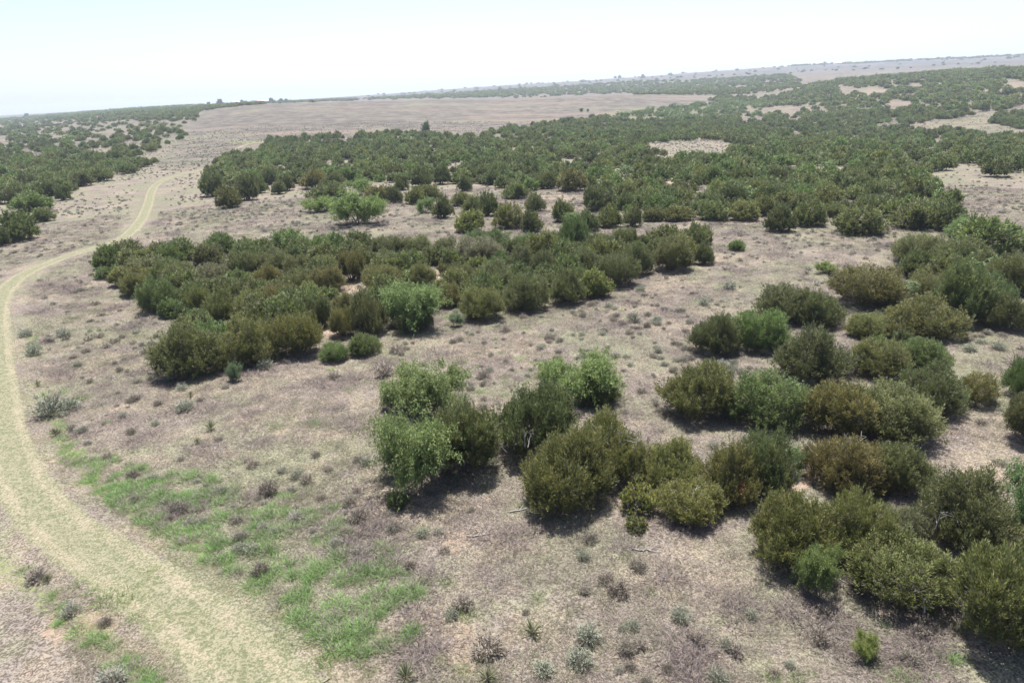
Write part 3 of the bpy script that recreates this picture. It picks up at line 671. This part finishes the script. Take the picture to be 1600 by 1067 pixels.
# ------------------------------------------------------------------ the woods: candidate trees on a jittered grid
wr = np.random.default_rng(42)
def jgrid(r0, r1, cell):
    x = np.arange(-r1 * .9, r1 * .9, cell); y = np.arange(r0 * .6, r1, cell)
    X, Y = np.meshgrid(x, y); X = (X + wr.uniform(-.48, .48, X.shape) * cell).ravel(); Y = (Y + wr.uniform(-.48, .48, Y.shape) * cell).ravel()
    r = np.hypot(X, Y); k = (r >= r0) & (r < r1) & (np.abs(np.arctan2(X, Y)) < .72)
    return X[k], Y[k]
cand = []
for (r0, r1, cell, wm) in ((25, 125, 2.2, 2.9), (125, 420, 2.9, 3.5), (420, 900, 4.4, 4.6), (900, 1700, 7.0, 7.0), (1700, 2700, 12, 9)):
    X, Y = jgrid(r0, r1, cell); P = np.stack([X, Y, terr(X, Y)], 1); px, py, dz = project(P); r = np.hypot(X, Y)
    n = fbm(X / 14, Y / 14, 61, 3); n2 = fbm(X / 60, Y / 60, 67, 2)
    for zi, (zn, poly, (a, b), dens) in enumerate(WOODS):
        jx = px + fbm(X / 9, Y / 9, 71, 2) * 8 * np.minimum(1, 200 / r); jy = py + fbm(X / 9, Y / 9, 73, 2) * 3
        k = inpoly(jx, jy, poly) & (r >= a) & (r < b)
        for c in CLEAR: k &= ~inpoly(px, py, c)
        for (sx, sy, sa_, sb_, ss) in SANDS:
            if ss >= .3: k &= ~((np.hypot((px - sx) / sa_, (py - sy) / sb_) < .95) & (wr.uniform(size=len(px)) < (.88 if sa_ > 80 else .97)))
        thr = dens
        if zn == 'left': thr = np.interp(py, [176, 184, 192, 215, 250, 262, 300], [.5, .3, .085, .12, .20, .45, .6]); thr = thr * (1 + n * 1.2)
        if zn == 'mid': thr = np.interp(py, [215, 250, 290, 330], [.34, .40, .50, .60])
        if zn == 'hill': thr = .56
        if zn == 'band': thr = .32
        pk = k & (wr.uniform(size=len(px)) < np.clip(thr + (n * .8 + n2 * .3) * (zn != 'left') * np.minimum(1, thr * 1.5), 0, 1))
        for i in np.where(pk)[0]:
            cand.append((X[i], Y[i], P[i, 2], wm * wr.uniform(.6, 1.35), r[i], px[i], py[i], zi))
cand = np.array(cand)
# keep clear of the hand-placed ones
hp = np.array(placed)
kk = np.ones(len(cand), bool)
nearc = cand[:, 4] < 260
for i in np.where(nearc)[0]:
    d = np.hypot(hp[:, 0] - cand[i, 0], hp[:, 1] - cand[i, 1])
    if (d < hp[:, 2] * .42 + cand[i, 3] * .3).any(): kk[i] = False
cand = cand[kk]
ismes = np.zeros(len(cand), bool)
for poly in MESQ_BANDS: ismes |= inpoly(cand[:, 5], cand[:, 6], poly)
ismes &= wr.uniform(size=len(cand)) < .7
ismes |= wr.uniform(size=len(cand)) < .02
inview = (cand[:, 5] > -10) & (cand[:, 5] < 1610)
size = cand[:, 3] / cand[:, 4] * inview * (~ismes)
N_IND = 296 - n_hand
order = np.argsort(-size)[:N_IND]
ind = np.zeros(len(cand), bool); ind[order] = True
WN = {0: ('woodland left of the track', 'junipers of the left woodland'), 1: ('dense middle woodland', 'junipers of the dense woodland'), 5: ('long thicket', 'junipers of the long thicket'), 6: ('right-hand grove', 'right-hand juniper grove')}
for zi in (0, 1, 5, 6):
    S = np.where(ind & (cand[:, 7] == zi))[0]
    S = S[np.argsort(-cand[S, 6])]; rows = max(1, math.ceil(len(S) / 22))
    for rw, chunk in enumerate(np.array_split(S, rows)):
        for k, i in enumerate(chunk[np.argsort(cand[chunk, 5])]):
            x, y, z, W = cand[i, :4]; t = wr.choice(list('dddnnnoog'))
            juniper((x, y, z), W, W * wr.uniform(.56, .78), t, f'{TNAME[t]} juniper, {ordw(k)} from left, {ordw(rw)} inner row of the {WN[zi][0]}', WN[zi][1], False)
ind &= np.isin(cand[:, 7], (0, 1, 5, 6))

# ------------------------------------------------------------------ scattered stuff (geometry nodes on point sheets)
def scatter(name, P, rot, scl, idx, tint, sources, label, kind='stuff', cat=None):
    coll = bpy.data.collections.new(name + '_sources')
    for q, m in enumerate(sources):
        s = bpy.data.objects.new(f'{name}_source_{q:02d}', m); coll.objects.link(s)
    me = bpy.data.meshes.new(name); me.vertices.add(len(P)); me.vertices.foreach_set('co', np.asarray(P, np.float32).ravel())
    def at(nm, ty, arr, key):
        a = me.attributes.new(nm, ty, 'POINT'); a.data.foreach_set(key, np.ascontiguousarray(arr).ravel())
    at('rot', 'FLOAT_VECTOR', np.asarray(rot, np.float32), 'vector'); at('scl', 'FLOAT_VECTOR', np.asarray(scl, np.float32), 'vector')
    at('idx', 'INT', np.asarray(idx, np.int32), 'value')
    at('tint', 'FLOAT_COLOR', np.concatenate([np.asarray(tint, np.float32), np.ones((len(P), 1), np.float32)], 1), 'color')
    me.update()
    o = obj(name, me); g = bpy.data.node_groups.new(name, 'GeometryNodeTree')
    g.interface.new_socket('Geometry', in_out='INPUT', socket_type='NodeSocketGeometry'); g.interface.new_socket('Geometry', in_out='OUTPUT', socket_type='NodeSocketGeometry')
    gi = g.nodes.new('NodeGroupInput'); go = g.nodes.new('NodeGroupOutput'); ip = g.nodes.new('GeometryNodeInstanceOnPoints')
    ci = g.nodes.new('GeometryNodeCollectionInfo'); ci.inputs[0].default_value = coll; ci.inputs['Separate Children'].default_value = True; ci.inputs['Reset Children'].default_value = True
    def na(nm, ty):
        x = g.nodes.new('GeometryNodeInputNamedAttribute'); x.data_type = ty; x.inputs[0].default_value = nm; return x.outputs[0]
    L = g.links.new
    L(gi.outputs[0], ip.inputs['Points']); L(ci.outputs[0], ip.inputs['Instance']); ip.inputs['Pick Instance'].default_value = True
    L(na('idx', 'INT'), ip.inputs['Instance Index']); L(na('rot', 'FLOAT_VECTOR'), ip.inputs['Rotation']); L(na('scl', 'FLOAT_VECTOR'), ip.inputs['Scale'])
    L(ip.outputs[0], go.inputs[0])
    md = o.modifiers.new('scatter', 'NODES'); md.node_group = g
    tag(o, label, cat, None, kind)
    return o
def zrot(n): return np.stack([np.zeros(n), np.zeros(n), wr.uniform(0, 6.283, n)], 1)

rest = cand[~ind]; rm = ismes[~ind]
TK = np.array([TINT[c] for c in 'dddnnnogg']) * np.array([1.06, 1.14, 1.02])
far_src = [juniper_crown(600 + k, 210, 12, .34, .13, M_jun_i) for k in range(4)] + [juniper_crown(610 + k, 80, 6, .60, .30, M_jun_i) for k in range(4)]
J = rest[~rm]; n = len(J); W = J[:, 3]; H = W * wr.uniform(.52, .74, n); H[J[:, 4] > 420] *= .85; H[J[:, 4] > 900] *= .85
scatter('juniper_woodland', J[:, :3] - [0, 0, .05], zrot(n), np.stack([W / 3.6, W / 3.6, H / 2.7], 1), wr.integers(0, 4, n) + 4 * (J[:, 4] > 450),
        TK[wr.integers(0, 9, n)] * wr.uniform(.75, 1.3, (n, 1)), far_src, 'far dark green juniper woodland covering the slopes and hills', cat='woodland')
mes_src = [mesquite_crown(630 + k, 90, 12, .14, .34, M_mes_i) for k in range(3)]
J = rest[rm]; n = len(J); W = J[:, 3]
scatter('mesquite_woodland', J[:, :3] - [0, 0, .05], zrot(n), np.stack([W / 3.6, W / 3.6, W * .6 / 2.6], 1), wr.integers(0, 3, n),
        np.array([.95, 1.05, 1.05]) * wr.uniform(.75, 1.1, (n, 1)), mes_src, 'light green mesquite growth along the draw and horizon', cat='woodland')

# ------------------------------------------------------------------ low scrub, dry grass, green grass
placed_a = np.array(placed)
def off_track(X, Y, d): return track_dist(X, Y) > d
def wedge(n, r0, r1, p=1.0):
    """n points in the seen wedge, spread so that nearer ground is denser for larger p"""
    u = wr.uniform(size=n); e = 2 - p
    r = (r0 ** e + u * (r1 ** e - r0 ** e)) ** (1 / e); a = wr.uniform(-.70, .70, n)
    X = r * np.sin(a); Y = r * np.cos(a); return X, Y, r
DRY = np.array([(.22, .185, .165), (.30, .26, .215), (.13, .105, .10), (.38, .335, .27), (.20, .165, .16)])
PALEGREEN = np.array([(.16, .165, .095), (.20, .20, .12), (.13, .15, .08)])
dry_src = [tuft(700 + k, 44, .25, 1, .011, M_grass_i, 'dry_tuft', 1.1, .12) for k in range(5)]
X, Y, r = wedge(95000, 9, 130, 1.0)
pn = fbm(X / 3, Y / 3, 81, 2); gn = fbm(X / 9, Y / 9, 83, 2)
td = track_dist(X, Y); P = np.stack([X, Y, terr(X, Y)], 1); px, py, _z = project(P)
keep = (td > 1.9 + wr.uniform(0, .7, len(X))) & (wr.uniform(size=len(X)) < .62 + pn * .8) & (py < 1130)
X, Y, r, P, gn = X[keep], Y[keep], r[keep], P[keep], gn[keep]; n = len(X)
isg = wr.uniform(size=n) < np.clip(.18 + gn * .9, .03, .8)
tint = np.where(isg[:, None], PALEGREEN[wr.integers(0, 3, n)], DRY[wr.integers(0, 5, n)]) * wr.uniform(.8, 1.2, (n, 1))
s = wr.uniform(.5, 1.25, n) * np.interp(r, [10, 60, 130], [.9, 1.15, 1.6])
wd = fbm(X / 1.6, Y / 1.6, 87, 2) > .30; s[wd] *= 1.7; tint[wd] = np.array([.20, .165, .155]) * wr.uniform(.75, 1.25, (wd.sum(), 1))
scatter('dry_grass', P, zrot(n), np.stack([s, s, s * wr.uniform(.6, 1.1, n)], 1), wr.integers(0, 5, n), tint, dry_src, 'dry grey-brown grass tufts all over the open range')
# short straw on the track
X, Y, r = wedge(42000, 9, 60, 1.0); td = track_dist(X, Y); keep = (td < 2.6) & (wr.uniform(size=len(X)) < .9)
X, Y = X[keep], Y[keep]; P = np.stack([X, Y, terr(X, Y) + .02], 1); n = len(X); s = wr.uniform(.25, .55, n)
STR = np.array([(.22, .205, .11), (.30, .265, .16), (.16, .175, .08)])
scatter('track_stubble', P, zrot(n), np.stack([s * 1.3, s * 1.3, s * .6], 1), wr.integers(0, 5, n), STR[wr.integers(0, 3, n)] * wr.uniform(.85, 1.2, (n, 1)), dry_src, 'short straw-coloured stubble growing on the dirt track')
# green grass
grn_src = [tuft(720 + k, 80, .34, 1, .014, M_grass_i, 'green_tuft', .75, .10) for k in range(4)]
X, Y, r = wedge(90000, 10, 75, .9); P = np.stack([X, Y, terr(X, Y)], 1); px, py, _z = project(P); td = track_dist(X, Y)
wob = fbm(X / 2.5, Y / 2.5, 51, 2)
ing = inpoly(px + wob * 40, py + wob * 25, GREEN_POLY)
cl = fbm(X / .62, Y / .62, 91, 2); edge = (np.abs(td - 2.35) < .45) & (fbm(X / 4, Y / 4, 77, 2) > -.02)
u = wr.uniform(size=len(X))
keep = (ing & (cl > -.02) & (u < .85) & (td > 2.0)) | (edge & (u < .5) & (cl > -.2)) | (~ing & (td > 2.2) & (cl > .42) & (fbm(X / 7, Y / 7, 93, 2) > .12) & (u < .5))
P, X, Y = P[keep], X[keep], Y[keep]; n = len(X); s = wr.uniform(.4, 1.15, n) * np.where(ing[keep], 1, .8)
GR = np.array([(.17, .31, .08), (.22, .36, .115), (.26, .34, .155), (.12, .23, .058)])
tint = GR[wr.integers(0, 4, n)] * wr.uniform(.8, 1.2, (n, 1)); dm = wr.uniform(size=n) < .25; tint[dm] = (.32, .28, .23)
scatter('green_grass', P, zrot(n), np.stack([s, s, s * .85], 1), wr.integers(0, 4, n), tint, grn_src, 'fresh green grass patch growing beside the dirt track')
# low grey scrub further out
scr_src = [shrub(740 + k, 46, .45, .42, .07, M_sage_i, 'scrub') for k in range(4)] + [shrub(750 + k, 150, .45, .42, .024, M_sage_i, 'scrub') for k in range(4)]
X, Y, r = wedge(46000, 13, 420, .6); P = np.stack([X, Y, terr(X, Y)], 1); px, py, _z = project(P); td = track_dist(X, Y)
keep = (td > 2.6) & (wr.uniform(size=len(X)) < np.clip(.25 + fbm(X / 12, Y / 12, 95, 2) * .9 + .25 * sstep(60, 100, r), 0, 1)); P = P[keep]; r = r[keep]; n = len(P); s = wr.uniform(.3, .95, n)
ST = np.array([(1.35, 1.35, 1.3), (1.15, 1.25, 1.1), (1.15, 1.02, .98), (.9, .84, .8)])
scatter('low_scrub', P, zrot(n), np.stack([s, s, s * wr.uniform(.7, 1.1, n)], 1), wr.integers(0, 4, n) + 4 * (r < 55), ST[wr.integers(0, 4, n)] * wr.uniform(.75, 1.15, (n, 1)), scr_src, 'low grey-green scrub dotting the open range')

# ------------------------------------------------------------------ single sage bushes, grass clumps, yuccas, branches
SAGES = [  # x, y of the foot, width px, tint, label
    (112, 958, 34, 0, 'round grey sagebrush in the corner of the field beside the track'), (177, 1067, 56, 0, 'grey sagebrush cut by the bottom edge'),
    (762, 1018, 68, 2, 'largest grey sagebrush on the sandy ground'), (722, 948, 44, 2, 'grey sagebrush with a bright grass clump at its foot'),
    (905, 1035, 50, 1, 'upright grey-green sagebrush on the sandy ground'), (918, 1000, 50, 1, 'green-topped sagebrush behind the upright one'),
    (1064, 966, 40, 1, 'grey-green sagebrush apart on the dry slope'), (968, 926, 44, 3, 'dark twiggy dead weed on the dry slope'),
    (420, 770, 40, 3, 'dark sagebrush behind the green grass patch'), (560, 812, 42, 2, 'grey sagebrush at the far corner of the green grass patch'),
    (408, 895, 36, 3, 'brown dead weed inside the green grass patch'), (207, 745, 28, 3, 'dark spiky shrub at the tip of the green grass patch'),
    (80, 648, 60, 1, 'long grey-green sagebrush beside the track bend'), (110, 640, 40, 1, 'pale sagebrush joined to the long one'),
    (290, 640, 36, 1, 'grey-green sagebrush before the foremost thicket bush'), (415, 575, 30, 1, 'pale tuft of sage near the thicket foot'),
    (100, 525, 28, 1, 'small sagebrush close to the track'), (55, 553, 32, 1, 'silver sagebrush hugging the track edge'), (40, 525, 26, 1, 'little silver sagebrush higher on the track edge'), (222, 540, 16, 0, 'tiny silver sagebrush alone left of the thicket'),
    (620, 550, 30, 2, 'grey weed just in front of the thicket'), (600, 586, 40, 2, 'broad grey weed between thicket and mesquites'), (755, 590, 30, 2, 'dry weed behind the round stemmed juniper'), (522, 590, 26, 2, 'dry weed below the low thicket bushes'),
    (790, 517, 24, 2, 'grey weed below the thicket front'), (858, 530, 22, 2, 'small grey weed on the open slope'), (990, 502, 28, 1, 'dark flat sagebrush on the open slope'), (1025, 505, 22, 1, 'small flat sagebrush on the open slope'),
    (1140, 452, 26, 1, 'silver sagebrush high on the open slope'), (1100, 476, 24, 1, 'grey sagebrush beside the dark juniper of the grove'), (1000, 455, 20, 1, 'sagebrush near the end of the long thicket'), (1085, 600, 24, 1, 'sage tuft behind the round domed juniper'),
    (1130, 575, 26, 1, 'silver sage between the two near junipers'), (1560, 545, 26, 1, 'grey sagebrush in the open glade'), (1515, 548, 26, 1, 'low sagebrush at the top of the open glade'),
    (1280, 1000, 40, 2, 'dry brown weed near the lime-green seedling'), (1440, 990, 36, 2, 'grey dead weed by the deep shadow'), (1000, 1010, 34, 2, 'dead weed low on the dry slope'), (850, 1050, 40, 1, 'grey-green weed near the bottom edge'), (1150, 1020, 36, 2, 'thin dead weed on the dry slope near the bottom edge'),
    (640, 885, 24, 3, 'dead brown weed at the side of the green grass patch'), (60, 905, 40, 2, 'low dead weeds at the near side of the track'), (165, 975, 26, 3, 'dark weed among the bright roadside grass'), (1290, 960, 34, 2, 'grey weeds at the foot of the sprawling juniper')]
STI = [(1.3, 1.34, 1.28), (1.15, 1.28, 1.12), (1.2, 1.08, 1.06), (.78, .68, .66)]
for (x, y, wp, t, lab) in SAGES:
    P = qpt(x, y); d = (P - np.array([0, 0, CAM_H])) @ fwd; W = wp * d / F
    e = obj('sagebrush' if t != 3 else 'dead_weed', None); e.location = P - np.array([0, 0, .02]); s = W / 1.0; hs = s * jr.uniform(.75, 1.0)
    e.scale = (s, s, hs); e.rotation_euler = (0, 0, jr.uniform(0, 6.28)); tag(e, lab, 'shrub', 'sage and weeds on the open range')
    c = obj('twigs', SAGE[jr.integers(4)], e); c.color = (*(np.array(STI[t]) * jr.uniform(.9, 1.1)), 1)
CLUMPS = [(437, 998, 24, 'dark green grass clump at the track edge, higher of two'), (453, 1013, 24, 'dark green grass clump at the track edge, lower of two'), (505, 1038, 36, 'wide green grass clump near the bottom of the patch'), (560, 1035, 24, 'green grass clump beside the yucca'),
    (640, 985, 22, 'green clump right of the patch'), (700, 910, 22, 'bright clump on the dry slope above the sagebrush'), (662, 908, 20, 'bright clump close to the green patch'), (724, 960, 36, 'bright clump spilling from the grey sagebrush'), (655, 832, 22, 'green clump alone above the patch'),
    (685, 1035, 24, 'green clump left of the largest sagebrush'), (722, 1050, 22, 'green clump below the largest sagebrush'), (757, 1035, 18, 'small green clump under the largest sagebrush'), (1017, 928, 18, 'lone bright clump on the dry slope'), (840, 935, 20, 'faint green clump in the middle of the dry slope'),
    (757, 765, 14, 'bright sprig in front of the mesquites'), (818, 790, 16, 'bright sprig near the big olive juniper'), (40, 890, 22, 'bright clump on the near side of the track'), (125, 913, 22, 'first bright clump of the roadside line'), (143, 925, 24, 'second bright clump of the roadside line'),
    (165, 938, 40, 'broad bright clump in the roadside line'), (200, 940, 34, 'bright clump after the broad one'), (215, 965, 26, 'last bright clump of the roadside line'), (240, 980, 24, 'loose green clump beyond the roadside line'), (240, 892, 22, 'small clump growing on the track'), (222, 912, 16, 'tiny clump growing on the track'),
    (1205, 1058, 30, 'grass clump cut by the bottom edge'), (1242, 1060, 30, 'bright grass clump near the bottom edge'), (1270, 1052, 16, 'small grass clump near the bottom edge'), (1408, 1062, 46, 'broad green clump below the lime-green seedling'), (1130, 1064, 24, 'green clump alone at the bottom edge'), (1365, 1042, 22, 'green clump at the foot of the lime-green seedling'),
    (1500, 985, 22, 'weedy green clump near the nearest juniper'), (580, 1050, 22, 'green clump left of the yucca'), (530, 1000, 60, 'thick band of green clumps low in the patch'), (600, 1000, 30, 'thick clump at the right end of the patch'), (120, 625, 30, 'bright green patch by the long sagebrush')]
CT = [(.13, .215, .05), (.16, .25, .07), (.11, .19, .045)]
for (x, y, wp, lab) in CLUMPS:
    P = qpt(x, y); d = (P - np.array([0, 0, CAM_H])) @ fwd; W = wp * d / F
    o = obj('grass_clump', CLUMP[jr.integers(3)]); o.location = P; s = W / .62; o.scale = (s, s, min(s, 1.4)); o.rotation_euler = (0, 0, jr.uniform(0, 6.28))
    o.color = (*(np.array(CT[jr.integers(3)]) * jr.uniform(.9, 1.15)), 1); tag(o, lab, 'grass clump', 'bright grass clumps')
def yucca_mesh(seed):
    r = np.random.default_rng(seed); n = 85
    el = r.uniform(.15, 1.5, n); a = r.uniform(0, 6.283, n); D = np.stack([np.cos(a) * np.cos(el), np.sin(a) * np.cos(el), np.sin(el)], 1)
    V, Q = blades(np.tile([[0, 0, .06]], (n, 1)) + D * .04, D, r.uniform(.38, .55, n), np.full(n, .028), r, .03)
    return mesh_np('leaves', V, Q, M_grass, var=r.uniform(0, 1, n))
YM = [yucca_mesh(800), yucca_mesh(801)]
M_heart = plain('yucca_stem', (.16, .12, .07), (.28, .22, .14), 20)
Vh, Qh = tube([(0, 0, -.08), (0, 0, .02), (0, 0, .08), (0, 0, .12)], [.07, .085, .06, .02], 7); HEART = mesh_np('stem', Vh, Qh, M_heart, True)
for (x, y, wp, lab) in [(635, 1060, 52, 'yucca rosette at the bottom edge of the green patch'), (75, 908, 24, 'yucca on the near side of the track'), (832, 990, 46, 'spiky brown-green yucca on the sandy ground'), (762, 1062, 44, 'yucca cut by the bottom edge near the sagebrush'),
                        (960, 560, 16, 'small yucca behind the bright lone mesquite'), (88, 680, 26, 'thin yucca between track and dry slope'), (330, 672, 28, 'low yucca in the dry slope below the thicket'), (310, 692, 18, 'little dark yucca in the dry slope'), (298, 620, 18, 'thin yucca near the foremost thicket bush'), (60, 603, 18, 'dark green yucca beside the track')]:
    P = qpt(x, y); d = (P - np.array([0, 0, CAM_H])) @ fwd; W = wp * d / F
    e = obj('yucca', None); e.location = P; e.scale = (W / .95,) * 3; e.rotation_euler = (0, 0, jr.uniform(0, 6)); tag(e, lab, 'yucca', 'yuccas')
    c = obj('leaves', YM[jr.integers(2)], e); c.color = (.15, .165, .085, 1); obj('stem', HEART, e)
for (x, y, l, a, lab) in [(820, 796, 1.3, .2, 'fallen grey branch in front of the big olive juniper'), (1300, 905, 1.5, -.5, 'fallen dead branch under the sprawling juniper'), (750, 836, .9, .1, 'bleached stick on the dry grass below the mesquites'), (1405, 880, 1.6, .15, 'bare branch lying in the shadow under the low wide juniper'), (1010, 860, .9, -.2, 'broken stick in front of the ragged olive juniper'), (1340, 740, 1.6, .9, 'pale fallen limb beside the sandy gap')]:
    P = qpt(x, y); r_ = np.random.default_rng(int(x)); t = np.linspace(0, 1, 7)[:, None]
    B = np.array([math.cos(a), math.sin(a), 0]) * l * (t - .5) + np.concatenate([r_.normal(0, .04, (7, 2)), np.full((7, 1), .035)], 1)
    B[:, 2] += terr(P[0] + B[:, 0], P[1] + B[:, 1]) - P[2]
    parts = [tube(B, .035 * (1 - .7 * t[:, 0]), 5)]
    for f in (2, 3, 4):
        d2 = unit(np.array([math.cos(a + (-1) ** f * .8), math.sin(a + (-1) ** f * .8), .25])); t2 = np.linspace(0, 1, 4)[:, None]
        parts.append(tube(B[f] + d2 * l * .3 * t2, .018 * (1 - .7 * t2[:, 0]), 4))
    o = obj('fallen_branch', mesh_np('fallen_branch', *join(parts), M_dead, True)); o.location = P; tag(o, lab, 'branch', 'fallen dead branches')

# ------------------------------------------------------------------ the far horizon: ranch buildings and single trees
M_white = plain('pale_siding', (.62, .62, .60), (.74, .74, .72), .5); M_roof = plain('metal_roof', (.55, .52, .50), (.68, .64, .62), .4); M_rroof = plain('red_roof', (.30, .16, .13), (.36, .2, .16), .4); M_glass = plain('dark_window', (.03, .035, .04), (.05, .055, .06), 1, .2)
def box(c, s):
    x, y, z = c; a, b, h = s
    V = np.array([(x + i * a, y + j * b, z + k * h) for k in (0, 1) for j in (-.5, .5) for i in (-.5, .5)])
    return V, np.array([[0, 2, 3, 1], [4, 5, 7, 6], [0, 1, 5, 4], [2, 6, 7, 3], [0, 4, 6, 2], [1, 3, 7, 5]])
def house(x, y, r, size, roofm, lab):
    d = ray([x], [y])[0]; h = unit(np.array([d[0], d[1], 0])); C = h * r; C[2] = terr(C[0], C[1])
    e = obj('farmhouse', None); e.location = C - np.array([0, 0, .3]); e.rotation_euler = (0, 0, -math.atan2(h[0], h[1]) + .25); tag(e, lab, 'house', 'ranch buildings on the horizon')
    a, b, hh = size
    obj('wall', mesh_np('wall', *box((0, 0, 0), (a, b, hh)), M_white), e)
    rp = hh + b * .28; o = .5
    V = np.array([(-a / 2 - o, -b / 2 - o, hh), (a / 2 + o, -b / 2 - o, hh), (a / 2 + o, 0, rp), (-a / 2 - o, 0, rp), (-a / 2 - o, b / 2 + o, hh), (a / 2 + o, b / 2 + o, hh)])
    Vr = np.concatenate([V, V + [0, 0, .15]]); q = [[0, 1, 2, 3], [3, 2, 5, 4]]
    Qr = [[i for i in f[::-1]] for f in q] + [[i + 6 for i in f] for f in q] + [[0, 6, 7, 1], [4, 5, 11, 10], [0, 3, 9, 6], [3, 4, 10, 9], [1, 7, 8, 2], [2, 8, 11, 5]]
    obj('roof', mesh_np('roof', Vr + [0, 0, .01], np.array(Qr), roofm), e)
    for k in (-.3, .1, .32): obj('window', mesh_np('window', *box((k * a, -b / 2 - .03, hh * .35), (a * .09, .1, hh * .35)), M_glass), e)
    obj('door', mesh_np('door', *box((-.1 * a, -b / 2 - .03, 0.1), (a * .08, .1, hh * .7)), M_rroof), e)
house(411, 152, 1350, (17, 9, 3.6), M_white, 'white ranch building under trees on the far horizon')
house(402, 153, 1340, (10, 8, 3.2), M_rroof, 'low red-roofed building beside the white ranch building')
house(368, 156, 1330, (12, 8, 3.6), M_roof, 'pale shed left of the ranch on the horizon')
house(1308, 105, 2400, (20, 12, 5), M_white, 'tiny white building high on the right-hand ridge')
HT = [(320, 1300, 9, 'low tree at the left end of the ranch trees'), (338, 1290, 13, 'round dark tree on the horizon left of the shed'), (373, 1345, 9, 'tree right behind the pale shed'), (390, 1330, 7, 'small dark tree between shed and ranch'), (407, 1370, 8, 'tree behind the red-roofed building'), (419, 1370, 11, 'spreading tree over the white ranch building'), (435, 1350, 9, 'round tree right of the white ranch building'),
      (443, 1350, 8, 'upright tree right of the ranch'), (454, 1360, 5, 'small tree on the horizon beyond the ranch'), (480, 1360, 6, 'narrow lone tree on the horizon'), (968, 2450, 13, 'lone tree on the distant ridge crest'), (961, 2450, 10, 'small tree next to the lone one on the ridge crest'), (1004, 2450, 12, 'bushy tree on the distant ridge crest'), (28, 1700, 12, 'dark tree on the left-hand horizon'), (1325, 2420, 10, 'small tree on the right-hand ridge'), (1285, 2420, 12, 'tree near the tiny white building on the ridge')]
HC = [juniper_crown(900 + k, 120, 8, .5, .22, M_jun) for k in range(2)]; HTR = stems(910, 3, .3, 1.4, .16)
for (x, r, W, lab) in HT:
    d = ray([x], [130])[0]; h = unit(np.array([d[0], d[1], 0])); C = h * r; C[2] = terr(C[0], C[1])
    e = obj('horizon_tree', None); e.location = C - np.array([0, 0, .1]); e.scale = (W / 3.6, W / 3.6, W * .8 / 2.7); tag(e, lab, 'tree', 'single trees on the horizon')
    c = obj('crown', HC[int(x) % 2], e); c.color = (.8, .85, .9, 1); obj('trunk', HTR, e)

# ------------------------------------------------------------------ haze: one closed box of thin air
zlo, zhi = float(V.min()) , 0.0
gz = np.array([v.co.z for v in ground.data.vertices]); zlo = gz.min() - 1.0; zhi = gz.max() + 14.0
hz = obj('haze', mesh_np('haze', *box((0, 0, zlo), (14200, 14200, zhi - zlo)), M_ground))
b = NB('haze_air'); pv = b.n('ShaderNodeVolumePrincipled'); pv.inputs['Color'].default_value = (.80, .89, 1, 1); pv.inputs['Density'].default_value = 0.00022; pv.inputs['Anisotropy'].default_value = .3
o_ = b.n('ShaderNodeOutputMaterial'); b.t.links.new(pv.outputs[0], o_.inputs['Volume'])
hz.data.materials.clear(); hz.data.materials.append(b.m)
tag(hz, 'thin pale summer haze over the range', None, None, 'stuff')
print('junipers', sum(o.name.startswith('juniper') and o.parent is None for o in COL.objects), 'candidates', len(cand), 'hand', n_hand)
